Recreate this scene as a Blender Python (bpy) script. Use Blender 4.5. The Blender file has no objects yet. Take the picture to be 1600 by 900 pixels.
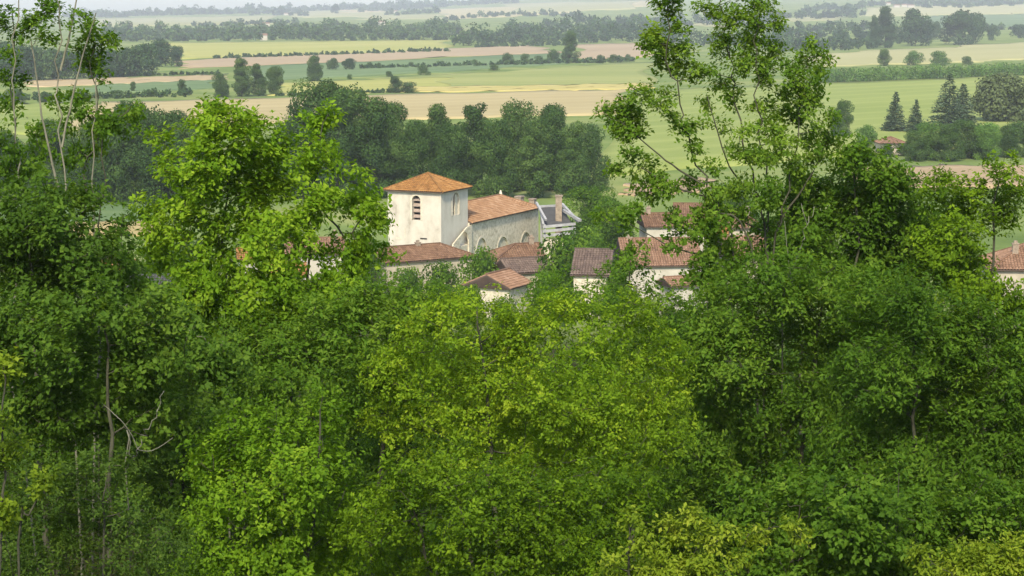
import bpy, bmesh, math, random
import numpy as np
from mathutils import Vector, Matrix

R = math.radians
rng = np.random.default_rng(7)
random.seed(7)
S = bpy.context.scene
COL = S.collection

# ------------------------------------------------------------------ camera, sky, sun, exposure
CAM = np.array((0.0, 0.0, 36.0)); PITCH = R(8.2); FPX = 3000.0
cam = bpy.data.cameras.new('camera'); cam.lens = FPX / 1600 * 36; cam.sensor_width = 36
cam.clip_start = 0.5; cam.clip_end = 30000
camo = bpy.data.objects.new('camera', cam); COL.objects.link(camo)
camo.location = CAM; camo.rotation_euler = (math.pi / 2 - PITCH, 0, 0)
S.camera = camo

SUN_AZ = Vector((-0.12, -0.993, 0)); SUN_EL = 42.0
w = bpy.data.worlds.new('World'); S.world = w; w.use_nodes = True
nt = w.node_tree; nt.nodes.clear()
sky = nt.nodes.new('ShaderNodeTexSky'); sky.sky_type = 'NISHITA'; sky.sun_disc = False
sky.sun_elevation = R(SUN_EL); sky.sun_rotation = math.atan2(SUN_AZ.x, SUN_AZ.y)
sky.dust_density = 1.5; sky.air_density = 1.0; sky.ozone_density = 1.0
bg = nt.nodes.new('ShaderNodeBackground'); bg.inputs['Strength'].default_value = 0.15
wo = nt.nodes.new('ShaderNodeOutputWorld')
nt.links.new(sky.outputs[0], bg.inputs[0]); nt.links.new(bg.outputs[0], wo.inputs[0])
sl = bpy.data.lights.new('sun', 'SUN'); sl.energy = 2.9; sl.angle = R(5); sl.color = (1.0, 0.90, 0.70)
so = bpy.data.objects.new('sun', sl); COL.objects.link(so)
sd = Vector((SUN_AZ.x * math.cos(R(SUN_EL)), SUN_AZ.y * math.cos(R(SUN_EL)), math.sin(R(SUN_EL))))
so.rotation_euler = sd.to_track_quat('Z', 'Y').to_euler(); so.location = (0, 0, 300)
S.view_settings.view_transform = 'Standard'; S.view_settings.look = 'None'
S.view_settings.gamma = 1; S.view_settings.exposure = 1.0
S.view_settings.use_curve_mapping = False
S.render.engine = 'CYCLES'
S.cycles.use_denoising = True
S.cycles.max_bounces = 6; S.cycles.diffuse_bounces = 4; S.cycles.transmission_bounces = 3
S.cycles.glossy_bounces = 2; S.cycles.volume_bounces = 0; S.cycles.transparent_max_bounces = 4

# ------------------------------------------------------------------ view geometry helpers (photo pixels, 1600 x 900)
FWD = np.array((0, math.cos(PITCH), -math.sin(PITCH))); UP = np.array((0, math.sin(PITCH), math.cos(PITCH)))
def ray(u, v):
    d = FWD + np.array((1.0, 0, 0)) * ((u - 800) / FPX) + UP * ((450 - v) / FPX)
    return d / d[1]
def pix(u, v, D):
    return CAM + ray(u, v) * D
YS = [-300, -10, 0, 4, 10, 20, 30, 45, 60, 80, 100, 130, 165, 190, 220, 250, 290]
ZS = [37, 35.0, 34.3, 33.3, 30, 25, 20.5, 16.5, 13.5, 11.0, 9.4, 7.4, 5.4, 4.2, 2.5, 1.0, 0]
def h(x, y):
    x = np.asarray(x, float); y = np.asarray(y, float)
    z = np.interp(y + 3 * np.sin(x * 0.045 + 1) * np.clip(y / 60, 0, 1), YS, ZS)
    th = x / np.maximum(y, 1)
    r = np.clip((y - 1900) / 6600, 0, 1.05)
    hr = np.interp(th, [-0.6, -0.27, -0.215, -0.133, -0.05, 0.0, 0.067, 0.27, 0.6], [16, 16, 22, 38, 60, 80, 110, 130, 135])
    z = z + r ** 1.4 * hr
    z = z + np.clip((y - 2500) / 3000, 0, 1) * 5 * np.sin(x * 0.0021 + y * 0.0007) * np.sin(y * 0.0018 + 1)
    return z
def ground(u, v):
    d = ray(u, v); t = 165.0; prev = t
    while t < 9300:
        p = CAM + d * t
        if p[2] < float(h(p[0], p[1])): break
        prev = t; t *= 1.01
    lo, hi = prev, t
    for _ in range(24):
        m = (lo + hi) / 2; p = CAM + d * m
        if p[2] < float(h(p[0], p[1])): hi = m
        else: lo = m
    p = CAM + d * hi
    return np.array((p[0], p[1], float(h(p[0], p[1]))))

# ------------------------------------------------------------------ object helpers
def link(o, parent=None):
    COL.objects.link(o)
    if parent is not None: o.parent = parent
    return o
def tag(o, label=None, cat=None, group=None, kind=None):
    if label: o['label'] = label
    if cat: o['category'] = cat
    if group: o['group'] = group
    if kind: o['kind'] = kind
    return o
def empty(name, loc, rz=0.0):
    o = bpy.data.objects.new(name, None); o.empty_display_size = 0.5
    link(o); o.location = loc; o.rotation_euler = (0, 0, rz)
    return o
def npmesh(name, V, faces_idx, nper, mat, attr=None, smooth=False):
    """V (n,3); faces_idx flat loop vertex indices, every face with nper corners."""
    me = bpy.data.meshes.new(name)
    V = np.ascontiguousarray(V, dtype=np.float32); F = np.ascontiguousarray(faces_idx, dtype=np.int32).ravel()
    nf = len(F) // nper
    me.vertices.add(len(V)); me.vertices.foreach_set('co', V.ravel())
    me.loops.add(len(F)); me.loops.foreach_set('vertex_index', F)
    me.polygons.add(nf); me.polygons.foreach_set('loop_start', np.arange(nf, dtype=np.int32) * nper)
    me.update(calc_edges=True); me.validate()
    if attr is not None and len(me.polygons) == nf:
        a = me.attributes.new('tone', 'FLOAT', 'FACE'); a.data.foreach_set('value', np.ascontiguousarray(attr, dtype=np.float32))
    if mat: me.materials.append(mat)
    if smooth: me.polygons.foreach_set('use_smooth', np.ones(nf, dtype=bool))
    return me
def mobj(name, me, parent=None):
    return link(bpy.data.objects.new(name, me), parent)
def bmobj(name, bm, mat, parent=None):
    me = bpy.data.meshes.new(name); bmesh.ops.recalc_face_normals(bm, faces=bm.faces); bm.to_mesh(me); bm.free()
    me.materials.append(mat)
    return mobj(name, me, parent)
def bbox(bm, x0, x1, y0, y1, z0, z1, M=None):
    vs = [bm.verts.new((x, y, z)) for z in (z0, z1) for y in (y0, y1) for x in (x0, x1)]
    if M is not None:
        for v in vs: v.co = M @ v.co
    for f in ((0, 2, 3, 1), (4, 5, 7, 6), (0, 1, 5, 4), (2, 6, 7, 3), (0, 4, 6, 2), (1, 3, 7, 5)):
        bm.faces.new([vs[i] for i in f])
def beam(bm, a, b, wd, ht):
    a = Vector(a); b = Vector(b); d = (b - a); L = d.length; d.normalize()
    s = d.cross(Vector((0, 0, 1)))
    if s.length < 1e-3: s = Vector((1, 0, 0))
    s.normalize(); u = s.cross(d)
    vs = [bm.verts.new(p + s * i * wd / 2 + u * j * ht / 2) for p in (a, b) for i, j in ((-1, -1), (1, -1), (1, 1), (-1, 1))]
    for f in ((0, 3, 2, 1), (4, 5, 6, 7), (0, 1, 5, 4), (1, 2, 6, 5), (2, 3, 7, 6), (3, 0, 4, 7)):
        bm.faces.new([vs[i] for i in f])

# ------------------------------------------------------------------ materials
def newmat(name):
    m = bpy.data.materials.new(name); m.use_nodes = True; n = m.node_tree; n.nodes.clear()
    out = n.nodes.new('ShaderNodeOutputMaterial')
    return m, n, out
def ramp(n, stops, interp='LINEAR'):
    r = n.nodes.new('ShaderNodeValToRGB'); r.color_ramp.interpolation = interp
    e = r.color_ramp.elements
    while len(e) < len(stops): e.new(0.5)
    for el, (p, c) in zip(e, stops): el.position = p; el.color = (*c, 1)
    return r
def noise(n, scale, detail=4, vec=None, rough=0.55):
    t = n.nodes.new('ShaderNodeTexNoise'); t.inputs['Scale'].default_value = scale
    t.inputs['Detail'].default_value = detail; t.inputs['Roughness'].default_value = rough
    if vec is not None: n.links.new(vec, t.inputs['Vector'])
    return t
def math_node(n, op, a, b):
    m = n.nodes.new('ShaderNodeMath'); m.operation = op
    for i, x in enumerate((a, b)):
        if isinstance(x, (int, float)): m.inputs[i].default_value = x
        else: n.links.new(x, m.inputs[i])
    return m.outputs[0]
def leaf_mat(name, c0, c1, c2, trans=0.48, obj_var=0.12, rough=0.6):
    """Leaf colour runs from c0 over c1 to c2 with each leaf's own tone; the tone also drifts from tree to tree."""
    m, n, out = newmat(name)
    at = n.nodes.new('ShaderNodeAttribute'); at.attribute_name = 'tone'
    oi = n.nodes.new('ShaderNodeObjectInfo')
    t = math_node(n, 'ADD', at.outputs['Fac'], math_node(n, 'MULTIPLY', math_node(n, 'SUBTRACT', oi.outputs['Random'], 0.5), obj_var * 2))
    cr = ramp(n, [(0.0, c0), (0.5, c1), (1.0, c2)]); n.links.new(t, cr.inputs[0])
    p = n.nodes.new('ShaderNodeBsdfPrincipled'); p.inputs['Roughness'].default_value = rough
    p.inputs['Specular IOR Level'].default_value = 0.08
    n.links.new(cr.outputs[0], p.inputs['Base Color'])
    tr = n.nodes.new('ShaderNodeBsdfTranslucent')
    mx = n.nodes.new('ShaderNodeMix'); mx.data_type = 'RGBA'; mx.blend_type = 'MULTIPLY'; mx.inputs[0].default_value = 1
    n.links.new(cr.outputs[0], mx.inputs[6]); mx.inputs[7].default_value = (1.5, 1.35, 0.5, 1)
    n.links.new(mx.outputs[2], tr.inputs[0])
    ms = n.nodes.new('ShaderNodeMixShader'); ms.inputs[0].default_value = trans
    n.links.new(p.outputs[0], ms.inputs[1]); n.links.new(tr.outputs[0], ms.inputs[2])
    n.links.new(ms.outputs[0], out.inputs[0])
    return m
def surf_mat(name, stops, scale, rough=0.9, bump=0.0, bscale=None, attr=False, vec='Object', stretch=None, detail=6):
    m, n, out = newmat(name)
    tc = n.nodes.new('ShaderNodeTexCoord'); v = tc.outputs[vec]
    if stretch:
        mp = n.nodes.new('ShaderNodeMapping'); mp.inputs['Scale'].default_value = stretch
        n.links.new(v, mp.inputs[0]); v = mp.outputs[0]
    nz = noise(n, scale, detail, v, 0.62)
    f = nz.outputs['Fac']
    # spread the noise over the ramp
    mr = n.nodes.new('ShaderNodeMapRange'); mr.inputs[1].default_value = 0.28; mr.inputs[2].default_value = 0.72
    n.links.new(f, mr.inputs[0]); f = mr.outputs[0]
    if attr:
        at = n.nodes.new('ShaderNodeAttribute'); at.attribute_name = 'tone'
        f = math_node(n, 'ADD', math_node(n, 'MULTIPLY', f, 0.45), math_node(n, 'MULTIPLY', at.outputs['Fac'], 0.55))
    cr = ramp(n, stops); n.links.new(f, cr.inputs[0])
    p = n.nodes.new('ShaderNodeBsdfPrincipled'); p.inputs['Roughness'].default_value = rough
    p.inputs['Specular IOR Level'].default_value = 0.2
    n.links.new(cr.outputs[0], p.inputs['Base Color'])
    if bump:
        b = n.nodes.new('ShaderNodeBump'); b.inputs['Strength'].default_value = bump; b.inputs['Distance'].default_value = 0.05
        nb = noise(n, bscale or scale * 4, 5, v); n.links.new(nb.outputs['Fac'], b.inputs['Height'])
        n.links.new(b.outputs[0], p.inputs['Normal'])
    n.links.new(p.outputs[0], out.inputs[0])
    return m
def field_mat(name, ca, cb, big=0.012, rowdir=(1, 0.15), tram=0.12):
    """A crop: broad patches of ripeness, fine mottling, faint drill rows and tramlines along rowdir."""
    m, n, out = newmat(name)
    g = n.nodes.new('ShaderNodeNewGeometry'); pos = g.outputs['Position']
    mp = n.nodes.new('ShaderNodeMapping'); a = math.atan2(rowdir[1], rowdir[0]); mp.inputs['Rotation'].default_value = (0, 0, -a)
    n.links.new(pos, mp.inputs[0])
    st = n.nodes.new('ShaderNodeMapping'); st.inputs['Scale'].default_value = (0.25, 1, 1); n.links.new(mp.outputs[0], st.inputs[0])
    n1 = noise(n, big, 5, st.outputs[0], 0.6); n2 = noise(n, 0.6, 3, st.outputs[0], 0.7)
    wv = n.nodes.new('ShaderNodeTexWave'); wv.bands_direction = 'Y'; wv.inputs['Scale'].default_value = 0.014
    wv.inputs['Distortion'].default_value = 0.6; wv.inputs['Detail'].default_value = 1; n.links.new(mp.outputs[0], wv.inputs['Vector'])
    f = math_node(n, 'ADD', math_node(n, 'MULTIPLY', n1.outputs['Fac'], 1.5), math_node(n, 'MULTIPLY', n2.outputs['Fac'], 0.5))
    f = math_node(n, 'SUBTRACT', f, 0.5)
    f = math_node(n, 'ADD', f, math_node(n, 'MULTIPLY', math_node(n, 'SUBTRACT', math_node(n, 'POWER', wv.outputs['Fac'], 6.0), 0.2), tram))
    cr = ramp(n, [(0.15, ca), (0.85, cb)]); n.links.new(f, cr.inputs[0])
    p = n.nodes.new('ShaderNodeBsdfPrincipled'); p.inputs['Roughness'].default_value = 1; p.inputs['Specular IOR Level'].default_value = 0.05
    n.links.new(cr.outputs[0], p.inputs['Base Color']); n.links.new(p.outputs[0], out.inputs[0])
    return m

def ground_mat(name, stops, scale, rough, vec):
    """Meadow green on the plain, dark leaf litter under the wood on the slope."""
    m = surf_mat(name, stops, scale, rough, vec=vec); n = m.node_tree
    p = [x for x in n.nodes if x.type == 'BSDF_PRINCIPLED'][0]; p.inputs['Specular IOR Level'].default_value = 0; src = p.inputs['Base Color'].links[0].from_socket
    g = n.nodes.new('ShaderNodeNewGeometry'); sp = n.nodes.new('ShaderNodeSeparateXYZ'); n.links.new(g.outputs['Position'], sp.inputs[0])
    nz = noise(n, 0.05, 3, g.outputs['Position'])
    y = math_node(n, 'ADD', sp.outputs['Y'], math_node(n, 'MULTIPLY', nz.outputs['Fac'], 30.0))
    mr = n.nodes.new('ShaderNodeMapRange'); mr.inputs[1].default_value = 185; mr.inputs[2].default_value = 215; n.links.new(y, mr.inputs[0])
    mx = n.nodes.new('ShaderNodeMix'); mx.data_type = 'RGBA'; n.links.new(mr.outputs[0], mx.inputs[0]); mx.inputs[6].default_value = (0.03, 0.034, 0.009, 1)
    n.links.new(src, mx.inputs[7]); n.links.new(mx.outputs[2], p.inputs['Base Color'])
    return m

M = {}
M['lush'] = leaf_mat('leaf_lush', (0.052, 0.12, 0.006), (0.14, 0.26, 0.013), (0.28, 0.40, 0.03))
M['oak'] = leaf_mat('leaf_oak', (0.036, 0.084, 0.007), (0.083, 0.17, 0.014), (0.18, 0.28, 0.03))
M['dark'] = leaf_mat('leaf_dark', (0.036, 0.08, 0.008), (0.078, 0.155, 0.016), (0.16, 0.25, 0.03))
M['hornbeam'] = leaf_mat('leaf_hornbeam', (0.058, 0.12, 0.006), (0.165, 0.275, 0.013), (0.34, 0.43, 0.03))
M['olive'] = leaf_mat('leaf_olive', (0.04, 0.085, 0.012), (0.09, 0.155, 0.022), (0.17, 0.24, 0.036))
M['lime'] = leaf_mat('leaf_lime', (0.09, 0.15, 0.01), (0.20, 0.28, 0.02), (0.36, 0.41, 0.05))
M['grove'] = leaf_mat('leaf_grove', (0.027, 0.06, 0.015), (0.056, 0.112, 0.025), (0.105, 0.17, 0.038), 0.3, 0.2)
M['farleaf'] = leaf_mat('leaf_far', (0.022, 0.05, 0.018), (0.042, 0.088, 0.028), (0.08, 0.135, 0.04), 0.2, 0.25)
M['conifer'] = leaf_mat('leaf_conifer', (0.035, 0.068, 0.032), (0.075, 0.12, 0.06), (0.14, 0.18, 0.10), 0.1, 0.15)
M['greybush'] = leaf_mat('leaf_grey', (0.05, 0.075, 0.028), (0.08, 0.11, 0.042), (0.115, 0.145, 0.058), 0.2, 0.1)
M['hedge'] = leaf_mat('leaf_hedge', (0.05, 0.11, 0.02), (0.085, 0.17, 0.03), (0.14, 0.25, 0.045), 0.25, 0.12)
M['bark'] = surf_mat('bark', [(0, (0.03, 0.031, 0.02)), (1, (0.08, 0.08, 0.05))], 9, 0.95, 0.4, 30, stretch=(1, 1, 0.25))
M['palebark'] = surf_mat('pale_bark', [(0, (0.09, 0.09, 0.062)), (1, (0.21, 0.205, 0.145))], 7, 0.95, 0.3, 30, stretch=(1, 1, 0.25))
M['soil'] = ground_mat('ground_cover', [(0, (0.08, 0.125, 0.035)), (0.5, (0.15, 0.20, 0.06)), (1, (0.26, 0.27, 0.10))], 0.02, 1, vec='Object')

# ------------------------------------------------------------------ terrain and fields
def build_terrain():
    ys = np.concatenate([[-280, -120, -40, -15], np.arange(-5, 60, 2.5), np.arange(60, 230, 6), np.geomspace(230, 9300, 120)])
    ts = np.linspace(-1, 1, 161)
    V = np.array([(t * (320 + 0.6 * max(y, 0)), y, 0) for y in ys for t in ts])
    V[:, 2] = h(V[:, 0], V[:, 1])
    n = len(ts); idx = []
    for j in range(len(ys) - 1):
        a = np.arange(n - 1) + j * n
        idx.append(np.stack([a, a + 1, a + 1 + n, a + n], 1))
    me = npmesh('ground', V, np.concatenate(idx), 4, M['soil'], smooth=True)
    tag(mobj('ground', me), 'green valley floor below the wooded hillside, rising to low far ridges', 'ground', kind='structure')
build_terrain()

def field(name, px, ca, cb, label, off, crop=0.35, rowdir=None, tram=0.24, big=0.012):
    c = [ground(u, v) for u, v in px]          # TL TR BR BL
    nu, nv = 28, 14
    V = []
    for j in range(nv + 1):
        for i in range(nu + 1):
            s, t = i / nu, j / nv
            p = (c[0] * (1 - s) + c[1] * s) * (1 - t) + (c[3] * (1 - s) + c[2] * s) * t
            q = p[1] * 0.004; p = p + np.array((math.sin(p[0] * 0.031 + p[1] * 0.007 + j) , 0.9 * math.sin(p[0] * 0.023 + i * 0.9 + off * 50) + 0.5 * rng.normal(), 0)) * q * (1.6 if j in (0, nv) else 1.0)
            V.append((p[0], p[1], float(h(p[0], p[1])) + off))
    n0 = len(V)
    F = []
    for j in range(nv):
        for i in range(nu):
            a = j * (nu + 1) + i; F.append((a, a + nu + 1, a + nu + 2, a + 1))
    ring = [i for i in range(nu + 1)] + [(j + 1) * (nu + 1) + nu for j in range(nv)] + [nv * (nu + 1) + nu - 1 - i for i in range(nu)] + [(nv - 1 - j) * (nu + 1) for j in range(nv - 1)]
    for r in ring: V.append((V[r][0], V[r][1], V[r][2] - off - crop))
    m = len(ring)
    for k in range(m): F.append((ring[k], ring[(k + 1) % m], n0 + (k + 1) % m, n0 + k))
    d = c[2] - c[3] if rowdir is None else np.array(rowdir)
    mat = field_mat(name, tuple(x * 0.78 for x in ca), tuple(x * 0.78 for x in cb), big, (d[0], d[1]), tram)
    tag(mobj(name, npmesh(name, np.array(V), np.array(F), 4, mat)), label, 'field', kind='structure')

PALE = ((0.30, 0.31, 0.13), (0.42, 0.40, 0.19)); TAN = ((0.40, 0.325, 0.155), (0.51, 0.42, 0.215)); PINK = ((0.37, 0.275, 0.165), (0.46, 0.355, 0.22))
GRN = ((0.11, 0.18, 0.07), (0.19, 0.26, 0.11)); LGRN = ((0.21, 0.27, 0.06), (0.33, 0.37, 0.105)); YEL = ((0.32, 0.34, 0.08), (0.46, 0.43, 0.14))
field('wheat_field', [(150, 160), (985, 139), (960, 178), (90, 205)], *TAN, 'pale tan wheat field above the tall grove behind the church', 0.25)
field('crop_field', [(590, 123), (1015, 97), (1015, 137), (585, 143)], (0.23, 0.28, 0.075), (0.38, 0.38, 0.13), 'wide pale green crop field with a yellow lower edge above the wheat', 0.3)
field('rapeseed_field', [(440, 131), (700, 121), (690, 143), (425, 150)], *YEL, 'yellow-green field with a clump of bushes in its corner', 0.35)
field('ripe_strip', [(640, 137), (1010, 131), (1012, 139), (640, 145)], (0.45, 0.39, 0.12), (0.55, 0.46, 0.17), 'thin golden strip between the crop field and the wheat', 0.4)
field('crop_field', [(985, 142), (1720, 112), (1640, 215), (925, 280)], *LGRN, 'large light green field behind the sparse tall saplings and conifers', 0.3)
field('barley_field', [(1270, 84), (1700, 58), (1700, 90), (1270, 106)], (0.36, 0.35, 0.15), (0.46, 0.43, 0.21), 'pale straw-green field above the long hedge', 0.3)
field('crop_field', [(262, 67), (706, 62), (692, 80), (280, 93)], *YEL, 'yellow-green field right of the far dark wood', 0.3)
field('ploughed_field', [(285, 95), (830, 70), (875, 82), (285, 108)], *PINK, 'long pinkish bare strip crossing the far plain', 0.35)
field('ploughed_field', [(903, 70), (1016, 67), (1012, 89), (905, 93)], *PINK, 'pinkish bare field right of the tall lone poplar', 0.35)
field('meadow', [(400, 104), (880, 83), (900, 100), (380, 130)], *GRN, 'green meadow dotted with round bushes below the pinkish strip', 0.25)
field('meadow', [(150, 126), (345, 116), (330, 140), (130, 146)], *GRN, 'narrow green meadow below the far dark wood', 0.25)
field('stubble_strip', [(50, 126), (345, 117), (345, 125), (50, 136)], (0.42, 0.32, 0.17), (0.52, 0.41, 0.24), 'thin tan strip at the foot of the far dark wood', 0.32)
field('crop_field', [(-60, 166), (150, 158), (110, 205), (-60, 215)], *LGRN, 'light green field behind the bare saplings by the photo edge', 0.28)
field('ploughed_field', [(1330, 262), (1640, 257), (1640, 290), (1330, 296)], (0.36, 0.26, 0.15), (0.47, 0.35, 0.21), 'bare tan field in front of the conifer thicket', 0.25)
field('ploughed_field', [(985, 290), (1110, 278), (1110, 300), (985, 306)], (0.36, 0.26, 0.15), (0.47, 0.35, 0.21), 'bare tan patch seen through the sparse saplings', 0.25)
field('meadow', [(-60, 318), (245, 314), (245, 350), (-60, 352)], *GRN, 'bright green meadow glimpsed between the hillside trees', 0.25)
field('wheat_field', [(60, 350), (245, 347), (250, 368), (60, 370)], (0.38, 0.30, 0.12), (0.48, 0.38, 0.17), 'tan wheat strip below the bright green meadow', 0.27)
# far slopes
field('crop_field', [(150, 29), (420, 24), (420, 38), (150, 42)], *PALE, 'pale far field under the wooded skyline ridge', 0.4, tram=0.05)
field('crop_field', [(470, 17), (600, 16), (590, 26), (440, 28)], *PALE, 'small pale field beside the dark skyline clump', 0.4, tram=0.05)
field('stubble_field', [(540, 15), (600, 15), (595, 19), (540, 20)], *TAN, 'thin tan strip just right of the skyline clump', 0.6, tram=0.05)
field('crop_field', [(570, 23), (690, 22), (690, 30), (560, 31)], *PALE, 'pale far strip under the skyline farm', 0.5, tram=0.05)
field('stubble_field', [(690, 14), (1010, 1), (1010, 10), (690, 31)], (0.42, 0.37, 0.18), (0.5, 0.43, 0.23), 'pale straw field climbing the far slope', 0.45, tram=0.05)
field('crop_field', [(800, 5), (1000, 1), (1000, 14), (800, 22)], *PALE, 'pale far field below the hill edge above the lone poplar', 0.6, tram=0.05)
field('crop_field', [(672, 44), (720, 44), (720, 52), (672, 51)], *PALE, 'tiny pale clearing in the far woodland', 0.5, tram=0.05)
field('barley_field', [(1345, 12), (1700, 4), (1700, 20), (1345, 26)], (0.38, 0.37, 0.17), (0.48, 0.45, 0.23), 'pale field below the far hill village', 0.4, tram=0.05)
field('meadow', [(1450, 25), (1700, 20), (1700, 42), (1450, 46)], *GRN, 'smooth green field behind the two big round trees', 0.4, tram=0.05)
field('barley_field', [(1205, 29), (1312, 26), (1312, 31), (1205, 36)], *PALE, 'thin pale strip above the right-hand woodland', 0.5, tram=0.05)
field('crop_field', [(1090, 33), (1120, 33), (1120, 42), (1090, 42)], *PALE, 'small pale clearing seen between the tall sapling crowns', 0.5, tram=0.05)

# ------------------------------------------------------------------ foliage machinery
def unit(v):
    return v / np.maximum(np.linalg.norm(v, axis=-1, keepdims=True), 1e-9)
def rand_dir(n):
    return unit(rng.normal(size=(n, 3)))
def leaf_mesh(name, P, D, N, L, W, tone, mat):
    """One kite-shaped, slightly folded leaf per row: base P, pointing along D, facing N."""
    n = len(P); side = unit(np.cross(D, N)); nn = unit(np.cross(side, D))
    L = L[:, None]; W = W[:, None]
    mid = P + D * L * 0.45
    V = np.empty((n, 4, 3))
    V[:, 0] = P; V[:, 1] = mid + side * W * 0.5 + nn * W * 0.12; V[:, 2] = P + D * L - nn * L * 0.10; V[:, 3] = mid - side * W * 0.5 + nn * W * 0.12
    b = np.arange(n)[:, None] * 4
    F = np.concatenate([b, b + 1, b + 2, b, b + 2, b + 3], 1)
    return npmesh(name, V.reshape(-1, 3), F, 3, mat, np.repeat(np.clip(tone, 0, 1), 2))
def tube_mesh(name, paths, mat, sides=5):
    """paths: list of (points (k,3), radii (k,))."""
    Vs, Fs, off = [], [], 0
    ang = np.arange(sides) * 2 * math.pi / sides
    for P, r in paths:
        P = np.asarray(P, float); k = len(P)
        T = unit(np.gradient(P, axis=0)); ref = np.where(np.abs(T[:, 2:3]) > 0.9, np.array([[1.0, 0, 0]]), np.array([[0, 0, 1.0]]))
        A = unit(np.cross(T, ref)); B = np.cross(T, A)
        ring = P[:, None] + (A[:, None] * np.cos(ang)[None, :, None] + B[:, None] * np.sin(ang)[None, :, None]) * np.asarray(r)[:, None, None]
        Vs.append(ring.reshape(-1, 3))
        i = np.arange(sides); j = (i + 1) % sides
        for q in range(k - 1):
            a = off + q * sides
            Fs.append(np.stack([a + i, a + j, a + sides + j, a + sides + i], 1))
        off += k * sides
    return npmesh(name, np.concatenate(Vs), np.concatenate(Fs), 4, mat, smooth=True)

def grow(stems, clumps, twig_r, wobble=0.12):
    """Grow branches from the stems to every leaf clump. stems: list of (points, r_base, r_top). Returns (stem paths, branch paths)."""
    nodes, par, rad = [], [], []
    spaths = []
    for P, r0, r1 in stems:
        P = np.asarray(P, float)
        k = max(8, int(len(P) * 5)); s = np.linspace(0, len(P) - 1, k)
        i1 = np.clip(np.floor(s).astype(int), 0, len(P) - 2); f = (s - i1)[:, None]
        p0, p1, p2, p3 = P[np.maximum(i1 - 1, 0)], P[i1], P[i1 + 1], P[np.minimum(i1 + 2, len(P) - 1)]
        Q = 0.5 * (2 * p1 + (p2 - p0) * f + (2 * p0 - 5 * p1 + 4 * p2 - p3) * f ** 2 + (3 * p1 - p0 - 3 * p2 + p3) * f ** 3)
        Lg = np.linalg.norm(P[-1] - P[0])
        Q[1:-1] += rng.normal(size=(k - 2, 3)) * Lg * 0.0025
        rr = np.linspace(r0, r1, k)
        spaths.append((Q, rr))
        for i in range(k // 5, k): nodes.append(Q[i]); rad.append(rr[i])
    nodes = [np.array(q) for q in nodes]; bpaths = []
    if len(clumps):
        A = np.array(nodes); top = A
        d0 = np.min(np.linalg.norm(clumps[:, None] - A[None], axis=2), 1)
        for c in clumps[np.argsort(d0)]:
            A = np.array(nodes); dv = c - A; d = np.linalg.norm(dv, axis=1)
            cost = d * (1 + 0.55 * np.clip(-dv[:, 2] / np.maximum(d, 1e-6) + 0.25, 0, 1.2))
            j = int(np.argmin(cost)); a = A[j]; L = d[j]
            k = 3 if L < 0.7 else 5
            t = np.linspace(0, 1, k)[:, None]
            Q = a + (c - a) * t; Q[:, 2] += (np.sin(t[:, 0] * math.pi) * -0.06 * L)
            Q[1:-1] += rng.normal(size=(k - 2, 3)) * L * wobble * 0.5
            r0 = min(rad[j] * 0.75, twig_r * (1.2 + L * 0.9)); rr = np.linspace(r0, twig_r * 0.5, k)
            bpaths.append((Q, rr))
            for i in range(1, k): nodes.append(Q[i]); rad.append(rr[i])
    return spaths, bpaths

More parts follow.
